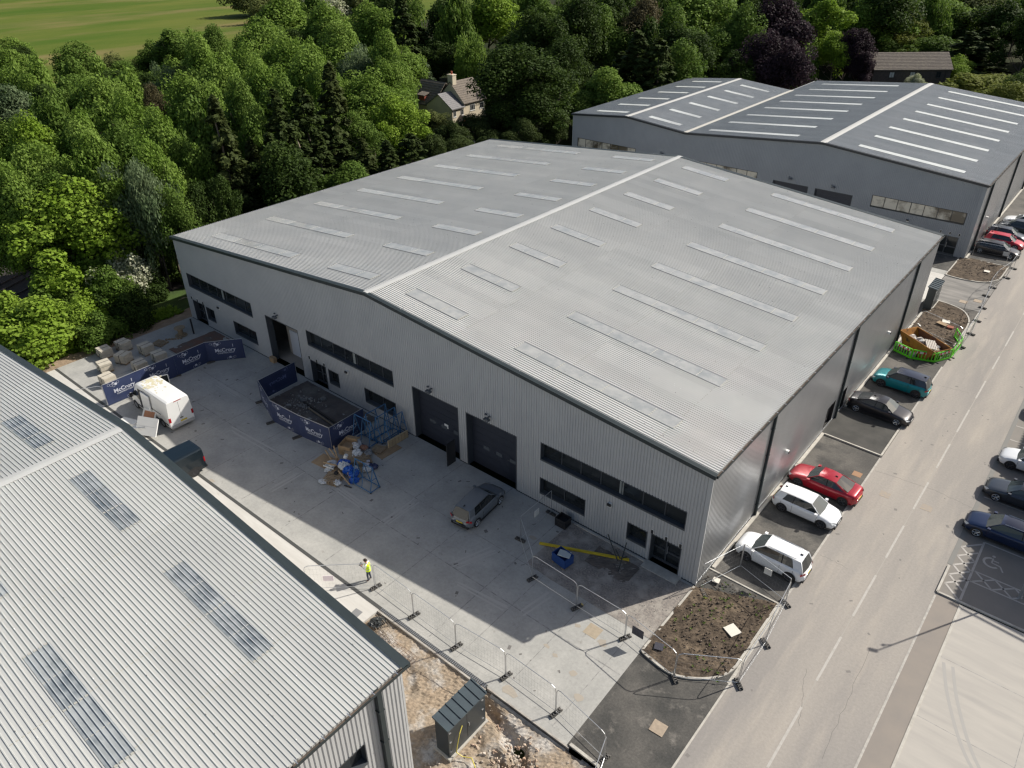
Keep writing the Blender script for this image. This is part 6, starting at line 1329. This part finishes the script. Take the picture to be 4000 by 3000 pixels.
# (x px, top y px, half width px) in the photograph's 2212-wide view; height m; kind; shape
TREES=[
# left wood, back edge by the field
(15,150,42,9,'olive','round','olive shrubby tree at the far left edge below the field'),
(62,160,42,9,'olive','round','olive tree second from the left edge below the field'),
(155,95,45,13,'mid','round','rounded mid green tree standing against the field on the left'),
(237,118,40,10,'olive','round','loose olive tree right of the rounded one against the field'),
(362,58,38,15,'mid','tall','tall mid green tree whose top stands against the field'),
(318,90,26,12,'mid','round','smaller mid green tree left of the tall one against the field'),
(455,52,30,15,'mid','round','mid green tree top in front of the dark field shadow'),
(95,180,38,12,'dark','round','dark tree in the gap below the olive ones on the left'),
(22,195,42,12,'blue','round','grey-green tree at the left edge, upper part'),
(205,168,55,14,'light','round','broad light green tree under the loose olive one'),
(262,205,52,15,'light','round','light green tree left of the brown conifer, upper'),
(340,235,50,15,'light','round','light green tree between brown top and olive conifer'),
(326,178,22,13,'brown','round','small brown-leaved tree in the left wood'),
(355,135,30,13,'blue','weep','small grey-green tree below the tall field-edge one'),
(405,160,48,16,'light','round','light green tree high in the middle of the left wood'),
(430,88,44,16,'light','round','light green tree right of the tall field-edge one'),
(470,125,46,16,'light','round','billowy light green tree left of the big pair'),
(520,95,44,16,'light','round','light green tree directly under the field shadow'),
(37,250,50,14,'bright','round','bright tree at the left edge above the big one'),
(78,305,55,15,'light','round','light green tree just above the big left one'),
(155,245,48,14,'light','round','light green tree in the upper left group'),
(200,300,48,15,'light','round','light green tree above the grey willow'),
(250,270,46,15,'mid','round','mid green tree behind the grey willow'),
(312,290,48,15,'light','round','light green tree left of the olive conifer'),
(292,335,42,14,'blue','weep','grey-green willow top under the light trees'),
(20,355,48,14,'light','round','light tree on the left edge directly above the big one'),
(110,370,48,13,'mid','round','mid green tree behind the big left one'),
(458,212,40,17,'conifer2','cone','tall olive-brown conifer in the left wood'),
(400,300,40,13,'mid','round','mid green tree before the olive-brown conifer'),
(600,0,58,17,'light','round','big light green tree at the top beside the field corner'),
(560,45,48,16,'light','round','light tree left of the big top one'),
(615,70,55,17,'light','round','full light green tree below the big top one'),
(690,10,50,17,'light','round','light green tree just right of the top field corner'),
(728,45,50,17,'light','round','tall puffed light tree left of the dark spruce'),
(803,8,52,18,'light','round','tallest light green tree beside the dark spruce'),
(835,75,44,16,'light','round','light tree hanging under the tallest one'),
(665,105,52,16,'light','round','light tree in the centre of the upper wood'),
(560,130,52,16,'light','round','light green tree left of the centre of the upper wood'),
(600,165,46,15,'mid','round','mid green tree above the dark yew'),
(765,98,46,14,'blue','weep','pale grey-green tree in the upper wood'),
(700,130,40,15,'light','round','light tree left of the pale grey-green one'),
(850,130,40,14,'light','round','light tree right of the pale grey-green one'),
(510,185,46,16,'mid','round','mid green tree right of the olive-brown conifer'),
(545,235,40,14,'mid','round','mid green tree above the dead-limbed conifers'),
(708,140,38,17,'conifer2','cone','tall dark brown-green conifer beside the sunlit maple'),
(650,190,34,15,'conifer','cone','dark conifer left of the brown-green one'),
(590,195,38,16,'conifer','cone','dark conifer in the centre of the left wood'),
(790,155,66,13,'light','round','broad sunlit maple behind the warehouse roof edge'),
(850,210,48,11,'bright','round','bright spreading lower crown right of the sunlit maple'),
(760,240,44,11,'mid','round','mid green lower crown left below the sunlit maple'),
(910,130,26,8,'blue','cone2','narrow grey-green tree left of the cottage'),
(865,-10,34,20,'conifer','cone','tall dark spruce at the top left of the cottage'),
(905,60,30,12,'conifer','cone','dark spruce below the tallest one'),
# conifer screen along the left side of the building
(578,290,36,12,'conifer','cone','dead-limbed conifer nearest the left roof corner'),
(540,300,32,11,'conifer2','cone','brownish conifer left of the dead-limbed one'),
(500,330,34,10,'conifer','cone','dark conifer by the roof line above the left corner'),
(635,265,36,12,'conifer','cone','second dead-limbed conifer along the roof edge'),
(685,290,34,10,'conifer','cone','third conifer along the roof edge'),
(730,295,32,9,'conifer','cone','fourth conifer along the roof edge'),
(780,300,32,9,'conifer2','cone','brown-tinged conifer at the middle of the roof edge'),
(835,305,30,8,'conifer','cone','low conifer under the sunlit maple'),
(885,290,32,8,'conifer','cone','low conifer left of the garden hedge'),
(455,380,36,11,'dark','round','dark tree behind the left roof corner'),
(415,410,36,10,'dark','round','dark tree left of the left roof corner'),
# near left
(137,395,92,12,'bright','round','large sunlit yellow-green tree at the left by the railway'),
(8,430,55,11,'bright','round','bright tree cut by the left edge beside the large one'),
(60,470,50,9,'light','round','lower bright crown on the left of the large sunlit tree'),
(287,345,62,13,'blue','weep','tall grey-green willow left of the warehouse'),
(235,330,40,12,'blue','weep','smaller grey-green willow behind the tall one'),
(350,400,42,11,'mid','round','mid green tree between willow and warehouse'),
(375,440,34,9,'dark','round','dark small tree close to the warehouse corner'),
# around the cottage
(1055,-25,66,19,'bright','round','large bright green tree above the cottage'),
(975,-10,56,17,'dark','round','dark tree mass left of the bright one above the cottage'),
(1000,90,46,10,'dark','round','dark green tree right above the cottage chimney'),
(940,85,40,10,'dark','round','dark tree behind the cottage chimney'),
(1131,95,78,16,'dark2','round','broad rich dark green oak right of the cottage'),
(1075,150,46,9,'dark2','round','dark oak crown against the cottage gable'),
(1150,190,62,10,'dark2','round','lower dark oak crown by the rear warehouse corner'),
(1203,245,28,6,'conifer','round','small dark tree touching the rear warehouse corner'),
(935,240,34,5,'olive','round','olive bush before the cottage gable'),
(978,262,32,6,'conifer','round','dark evergreen bush below the cottage door'),
(1028,248,36,6,'conifer','round','dark evergreen bush right below the cottage'),
(1080,232,38,6.5,'conifer','round','evergreen bush under the oak right of the cottage'),
(1130,262,34,6,'conifer','round','evergreen bush behind the far roof corner'),
(935,292,30,6,'conifer','round','evergreen bush by the garden path'),
(990,290,34,5,'conifer','round','evergreen bush behind the far left roof edge'),
(1055,282,34,4.5,'conifer','round','low evergreen at the roof far corner'),
# back row behind the rear warehouse
(1211,80,48,15,'dark','round','dark tree right of the oak with a bright tip'),
(1165,20,50,18,'dark','round','very dark tree at the top above the oak'),
(1250,0,52,19,'dark','round','very dark tree at the top centre'),
(1311,60,32,12,'blue','weep','small silvery tree among the dark ones'),
(1255,130,30,9,'dark','round','dark undergrowth tree by the lawn patch'),
(1280,170,28,8,'dark','round','dark small tree left of the pale sapling'),
(1320,168,20,6,'bright','cone2','pale green sapling beside the rear warehouse'),
(1381,70,42,16,'conifer','cone','dark yew-like conifer behind the rear warehouse'),
(1345,115,36,12,'conifer','cone','second dark conifer behind the rear warehouse'),
(1425,85,36,15,'conifer','cone','dark conifer right of the yew-like one'),
(1330,-15,50,19,'dark','round','dark tree at the top right of centre'),
(1393,-10,44,19,'brown','round','brown-tinged tree at the top'),
(1518,-22,62,19,'light','round','large fresh green tree at the top right of centre'),
(1460,20,44,17,'mid','round','mid green tree left of the large fresh one'),
(1480,90,44,14,'mid','round','mid green lower crown behind the rear warehouse'),
(1560,60,48,14,'mid','round','mid green tree right of the large fresh one'),
(1606,10,46,18,'mid','round','mid green tree left of the copper beech'),
(1550,120,40,9,'dark','round','dark low tree behind the first rear gable'),
(1610,110,42,12,'dark','round','dark low tree under the copper beech'),
(1690,-5,56,19,'copper','round','large copper beech at the top right'),
(1660,70,46,15,'copper','round','lower copper beech crown'),
(1715,90,46,14,'copper','round','copper beech crown left of the bright column'),
(1784,-8,44,18,'bright','tall','tall bright green tree behind the rear ridge'),
(1815,70,34,12,'bright','round','bright lower crown beside the tall one'),
(1845,60,32,13,'copper','round','purple-leaved tree left of the stone barn'),
(1865,110,22,9,'copper','round','low purple crown touching the stone barn'),
(1871,2,46,16,'light','round','light green tree top above the purple one'),
(1925,15,44,14,'light','round','light tree behind the barn'),
(1971,18,34,14,'gold','round','rounded golden-green tree above the barn'),
(1966,62,34,10,'gold','round','golden conifer-like bush right behind the barn'),
(1920,85,32,8,'mid','round','mid green bush left behind the barn'),
(1920,-40,60,20,'dark','round','dark tree at the top above the barn'),
(2059,10,56,14,'light','round','broad light tree right above the barn'),
(2030,80,44,9,'mid','round','mid green tree at the right end of the barn'),
(2100,70,40,11,'conifer','cone','dark conifer right of the barn'),
(2140,60,34,11,'conifer','cone','second dark conifer right of the barn'),
(2070,120,30,7,'bright','round','bright bush at the barn corner'),
(2184,0,52,16,'dark','round','dark tree at the top right corner'),
(2120,-30,52,17,'olive','round','olive tree at the top right'),
(2130,160,62,8,'gold','round','feathery golden bush behind the rear warehouse'),
(2085,185,36,6,'gold','round','lower golden bush left of the feathery one'),
(2192,180,40,8,'gold','round','golden bush cut by the right edge'),
(2205,160,26,9,'dark','round','dark bush by the white gabled house'),
(1985,160,16,5,'cream','round','small pale blossom bush before the barn'),
# upper left hedges
(540,-25,40,9,'olive','shrub','dark hedge tree at the top by the field corner'),
(600,-5,36,8,'olive','shrub','olive hedge tree beyond the field corner'),
(700,-12,40,9,'cream','shrub','pale blossoming hawthorn at the top'),
(640,-20,30,8,'olive','shrub','olive hedge tree left of the hawthorn'),
(760,-15,36,9,'olive','shrub','olive hedge tree right of the hawthorn'),
(840,-22,40,11,'dark','shrub','dark hedge tree left of the spruce'),
]
SHRUBS=[
(187,560,66,4.5,'light','shrub','broad light green shrub right of the railway'),
(262,565,50,4.2,'cream','shrub','shrub covered in cream blossom on its right side'),
(232,600,44,3.8,'mid','shrub','mid green shrub under the blossoming one'),
(112,600,56,4.2,'mid','shrub','mid green shrub left of the broad light one'),
(75,672,80,4,'bright','shrub','wide bright shrub above the near roof on the left'),
(150,660,50,3.6,'bright','shrub','bright shrub tapering toward the soil verge'),
(10,655,46,4,'bright','shrub','bright shrub cut by the left edge'),
(330,520,40,3.5,'dark','shrub','dark shrub in the shade near the warehouse corner'),
(350,470,36,4,'mid','shrub','mid green shrub left of the warehouse'),
(270,640,44,3,'dark','shrub','dark shrub in the shade above the soil verge'),
(205,690,40,2.5,'mid','shrub','low shrub beside the soil verge'),
(310,600,36,2.5,'dark','shrub','low dark shrub behind the blossom'),
(455,462,16,2.5,'cream','shrub','small white-flowered bush at the left roof corner'),
]

placed=[]
for (dx,dy,hw,h,lk,shape,label) in TREES+SHRUBS:
    h0=h; p=at(dx*1.8083,dy*1.8083,h); r=hw*1.8083*(p-CP).length/CF*1.32
    tree(p.x,p.y,h+.70,max(r*(1.35 if shape=='cone' else 1),1.0),lk,shape,label,None,'shrub' if shape=='shrub' and h<6 else 'tree',bk=barkp if 'dead-limbed' in label else None); placed.append((p.x,p.y,r))
# trees that fill the wood between the ones picked out above
GW={'light':'light green trees inside the left wood','mid':'mid green trees inside the left wood','dark':'dark understorey trees inside the left wood'}
rf=random.Random(5)
def free(x,y,d):
    return all((x-a)**2+(y-c)**2>(d*.5+q*.35)**2 for a,c,q in placed)
nfill=0
for k in range(2600):
    x=rf.uniform(-185,-62); y=rf.uniform(-12,92)
    if y< -8+(-x-70)*.15: continue
    if x>-88 and y<12 and x<-70 and abs((x+74.2)+(y+10.4)*.47)<6: continue
    if -106<x<-76 and 60<y<90: continue
    if -86<x<-56 and 40<y<74: continue
    if (x<-150 and y>30+(-150-x)*.2) : continue
    if not free(x,y,7.2): continue
    lk=rf.choice(['light','light','mid','mid','dark']); h=rf.uniform(8,12.5) if x>-110 else rf.uniform(9,13)
    tree(x,y,h,rf.uniform(4.2,6.0),lk,'shrub' if rf.random()<.4 else 'round',{'light':'light green broadleaf tree inside the wood left of the warehouse','mid':'mid green broadleaf tree inside the wood left of the warehouse','dark':'dark broadleaf tree low inside the wood left of the warehouse'}[lk],GW[lk]); placed.append((x,y,4.2)); nfill+=1
    if nfill>105: break
nfill=0
GB='dark trees in the wood behind the rear warehouse'
for k in range(4200):
    x=rf.uniform(-150,30); y=rf.uniform(86,310)
    if x>-60 and y<118: continue
    if x> -66 and y<104: continue
    if -48<x<-8 and 110<y<172: continue
    if -94<x<-66 and y<106: continue
    if x<-125 and y>130-(x+150)*.0: 
        if x<-140: continue
    if not free(x,y,9): continue
    lk=rf.choice(['dark','dark','dark','dark','mid','mid','light']); h=rf.uniform(12,18)  # mostly dark leaves, whose colour carries the shade of the wood
    if x>-60 and y<170: h=rf.uniform(8,12)
    tree(x,y,h,rf.uniform(5,7),lk,'shrub' if rf.random()<.55 else 'round',{'dark':'dark broadleaf tree in the wood behind the rear warehouse','mid':'mid green broadleaf tree in the wood behind the rear warehouse','light':'light green broadleaf tree in the wood behind the rear warehouse','olive':'olive broadleaf tree in the wood behind the rear warehouse'}[lk],'%s trees behind the rear warehouse'%lk); placed.append((x,y,5.5)); nfill+=1
    if nfill>165: break
tree(-205,132,11,8,'mid','shrub','spreading field-edge tree casting the dark shadow on the meadow')
# undergrowth
def undergrowth(name,n,fn,seed,m,s=.35):
    rg=np.random.default_rng(seed); X,Y=fn(rg,n); Z=np.abs(rg.normal(size=len(X)))*.35-.65; C=np.stack([X,Y,Z],1)
    me=mesh_from_cards(name,cards(C,rg.normal(size=(len(X),3))*.6+np.array([0,0,1.]),s,.6,rg)); me.materials.clear(); me.materials.append(m); o=bpy.data.objects.new(name,me); COL.objects.link(o); o['kind']='stuff'
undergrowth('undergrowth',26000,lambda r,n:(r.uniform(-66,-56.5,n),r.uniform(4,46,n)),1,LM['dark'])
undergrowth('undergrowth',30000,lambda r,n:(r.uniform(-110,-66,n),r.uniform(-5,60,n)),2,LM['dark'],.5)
# branches/brush pile beside the warehouse
b=MB(); rb_=random.Random(8)
for k in range(26):
    a=rb_.uniform(0,6.28); L=rb_.uniform(.4,1.5); x=-59.6+rb_.gauss(0,.5); y=3.2+rb_.gauss(0,.5); b.tube((x,y,0),(x+math.cos(a)*L,y+math.sin(a)*L,rb_.uniform(.1,.9)),.03,4,r1=.01)
tag(b.build('branch_pile',barkp),'heap of cut branches on the grass left of the warehouse','branches')
b=MB(); b.tube((-58.7,-5.8,-.75),(-58.7,-5.8,.7),.28,9,r1=.22); tag(b.build('tree_stump',barkp),'cut tree stump in the shade above the soil verge','stump')
# ------------------------------------------------------------ cottage
def gable_house(name,label,loc,rz,L,Dp,he,hr,wm,rm,cat='house',over=.3):
    # ridge along local x
    root=thing(name,loc,label,cat,None,rz); b=MB()
    b.box(0,0,-.8,L,Dp,he); 
    for x in (0,L): 
        b.mesh([(x,0,he),(x,Dp,he),(x,Dp/2,hr)],[(0,1,2)])
    b.build('wall',wm,root); b=MB(); t=.12; sl_=(hr-he)/(Dp/2)
    for s in (0,1):
        y0=-over if s==0 else Dp+over; z0=he-over*sl_
        a=[(-over*.6,y0,z0+.03),(L+over*.6,y0,z0+.03),(L+over*.6,Dp/2,hr+.03),(-over*.6,Dp/2,hr+.03)]; c=[(p[0],p[1],p[2]+t) for p in a]
        b.hexa(a+c) if s==0 else b.hexa(a[::-1]+c[::-1])
        nrow=int(math.hypot(Dp/2+over,hr-he)/.38)
        for k in range(nrow):
            f=k/nrow; f2=(k+1)/nrow; ya=y0+(Dp/2-y0)*f; za=a[0][2]+t+(hr+.03-a[0][2])*f; yb2=y0+(Dp/2-y0)*f2; zb2=a[0][2]+t+(hr+.03-a[0][2])*f2
            b.hexa([(-over*.6,ya,za),(L+over*.6,ya,za),(L+over*.6,yb2,zb2),(-over*.6,yb2,zb2),(-over*.6,ya,za+.05),(L+over*.6,ya,za+.05),(L+over*.6,yb2,zb2+.005),(-over*.6,yb2,zb2+.005)])
    b.build('roof',rm,root); return root
def hwin(root,x,z,w,h,y=-.03,n=2,m=white,axis='y'):
    b=MB(); b.box(x-w/2,y,z,x+w/2,y+.06,z+h); b.box(x-w/2-.06,y-.05,z-.08,x+w/2+.06,y+.06,z); f=b.build('window',m,root); b=MB()
    for k in range(n): 
        a=x-w/2+.07+k*(w-.07)/n; b.box(a,y-.012,z+.08,a+(w-.07)/n-.07,y,z+h-.08)
    b.build('pane',glass,f)
# facade (local -y) must face world +x : rotate +90 deg ; local x -> world +y
cz=0
root=gable_house('cottage','cream rendered cottage with stone and slate roofs among the trees',(-84.9,68.6,0),R(90),3.1,6.2,4.45,6.5,cream,slate)
h2=MB(); h2.box(3.1,-.05,-.8,8.9,6.3,5.1); 
for x in (3.1,8.9): h2.mesh([(x,-.05,5.1),(x,6.3,5.1),(x,3.1,8.1)],[(0,1,2)])
h2.build('wall',cream,root)
b=MB()
for s in (0,1):
    y0=-.35 if s==0 else 6.6; z0=4.82; nrow=11
    for k in range(nrow):
        f=k/nrow;f2=(k+1)/nrow; ya=y0+(3.1-y0)*f; yb2=y0+(3.1-y0)*f2; za=z0+(8.2-z0)*f; zb2=z0+(8.2-z0)*f2
        q=[(2.95,ya,za),(9.1,ya,za),(9.1,yb2,zb2),(2.95,yb2,zb2),(2.95,ya,za+.1),(9.1,ya,za+.1),(9.1,yb2,zb2+.03),(2.95,yb2,zb2+.03)]; b.hexa(q)
b.build('roof',stoneroof,root)
b=MB(); b.box(3.15,2.5,6.5,4.1,3.7,9.3); b.box(3.08,2.43,9.3,4.17,3.77,9.42); b.build('chimney',cream,root)
b=MB(); b.tube((3.6,3.1,9.42),(3.6,3.1,9.95),.16,8); b.build('chimney_pot',brickr,root)
for x,z,w in ((.75,3.0,.75),(2.6,3.0,.8)): hwin(root,x,z,w,1.0)
hwin(root,5.4,3.4,1.35,1.05,-.08,3); hwin(root,5.5,1.0,1.35,1.1,-.08,3); hwin(root,7.9,3.4,1.0,1.0,-.08,2)
b=MB(); b.box(1.2,-1.3,-.8,3.0,-.03,2.2); b.build('porch',cream,root); b=MB(); b.hexa([(1.0,-1.5,2.1),(2.1,-1.5,3.0),(2.1,-.03,3.0),(1.0,-.03,2.1),(1.0,-1.5,2.22),(2.1,-1.5,3.14),(2.1,-.03,3.14),(1.0,-.03,2.22)]); b.hexa([(2.1,-1.5,3.0),(3.2,-1.5,2.1),(3.2,-.03,2.1),(2.1,-.03,3.0),(2.1,-1.5,3.14),(3.2,-1.5,2.22),(3.2,-.03,2.22),(2.1,-.03,3.14)]); b.build('porch_roof',stoneroof,root)
b=MB(); b.mesh([(1.2,-1.31,2.2),(3.0,-1.31,2.2),(2.1,-1.31,2.95)],[(0,1,2)]); b.build('porch_gable',brickr,root); hwin(root,2.1,.9,.8,1.1,-1.36)
b=MB(); b.tube((.02,-.06,0),(.02,-.06,4.4),.05,6); b.build('drainpipe',blk,root)
# rear wing with dormer
b=MB(); b.box(.6,6.2,-.8,7.5,11,4.3); b.build('rear_wing',cream,root)
b=MB(); 
for k in range(10):
    f=k/10;f2=(k+1)/10; b.hexa([(.3+(4-.3)*f,5.0,4.1+3.6*f),(.3+(4-.3)*f2,5.0,4.1+3.6*f2),(.3+(4-.3)*f2,11.3,4.1+3.6*f2),(.3+(4-.3)*f,11.3,4.1+3.6*f),(.3+(4-.3)*f,5.0,4.25+3.6*f),(.3+(4-.3)*f2,5.0,4.17+3.6*f2),(.3+(4-.3)*f2,11.3,4.17+3.6*f2),(.3+(4-.3)*f,11.3,4.25+3.6*f)])
b.hexa([(4,5,7.6),(7.8,5,4.1),(7.8,11.3,4.1),(4,11.3,7.6),(4,5,7.8),(7.8,5,4.25),(7.8,11.3,4.25),(4,11.3,7.8)]); b.build('rear_roof',stoneroof,root)
b=MB(); b.box(.9,7.6,4.6,3.0,9.0,5.7); b.build('dormer',brickr,root); b=MB(); b.hexa([(.6,7.4,5.6),(3.2,7.4,6.2),(3.2,9.3,6.2),(.6,9.3,5.6),(.6,7.4,5.75),(3.2,7.4,6.35),(3.2,9.3,6.35),(.6,9.3,5.75)]); b.build('dormer_roof',stoneroof,root)
b=MB()
for (x,y,z0,x1,y1,z1) in ((0,0,.45,.5,.05,.5),(0,.4,.45,.5,.45,.5)): pass
b.box(0,0,.42,.55,.5,.46)
for x in (0,.5):
    for y in (0,.45): b.box(x,y,0,x+.05,y+.05,.42)
b.box(0,.45,.46,.55,.5,1.0); tag(b.build('garden_chair',mat('green_plastic_chair',(.02,.30,.05),.5),None,False,(-98.6,78.6,-.68)),'green garden chair on the cottage lawn','chair')
# ------------------------------------------------------------ stone barn and white gable
d=Vector((-27.3,163.4))-Vector((-39.6,153.0)); az_=math.atan2(d.y,d.x)
n_=Vector((d.y,-d.x)).normalized()
p0=Vector((-39.6,153.0))+n_*3.4-d.normalized()*1.2
root=gable_house('stone_barn','long dark stone barn with a stone-slate roof behind the rear warehouse',(p0.x,p0.y,0),az_,16.6,6.8,5.3,8.0,stonewall,stoneroof,'barn')
for x in (4.0,8.4,14.0): hwin(root,x,3.6,1.05,1.15,-.04,2,MATS['black_window_frame'])
for f in [c for c in root.children if c.name.startswith('window')][:2]:
    for c in f.children: c.data.materials.clear(); c.data.materials.append(mat('pane_painted_reflection',(.45,.47,.46),.1))  # pale base colour paints a reflection onto these panes
b=MB(); b.tube((15.4,-.1,0),(15.4,-.1,5.2),.06,6); b.build('drainpipe',blk,root)
p=at(3985,300,0); 
root=gable_house('gabled_house','small white gabled house cut by the right edge beyond the golden bushes',(-5.0,146,0),R(20),7,6,4.5,8,mat('white_render',(.6,.6,.58),.8),slate)
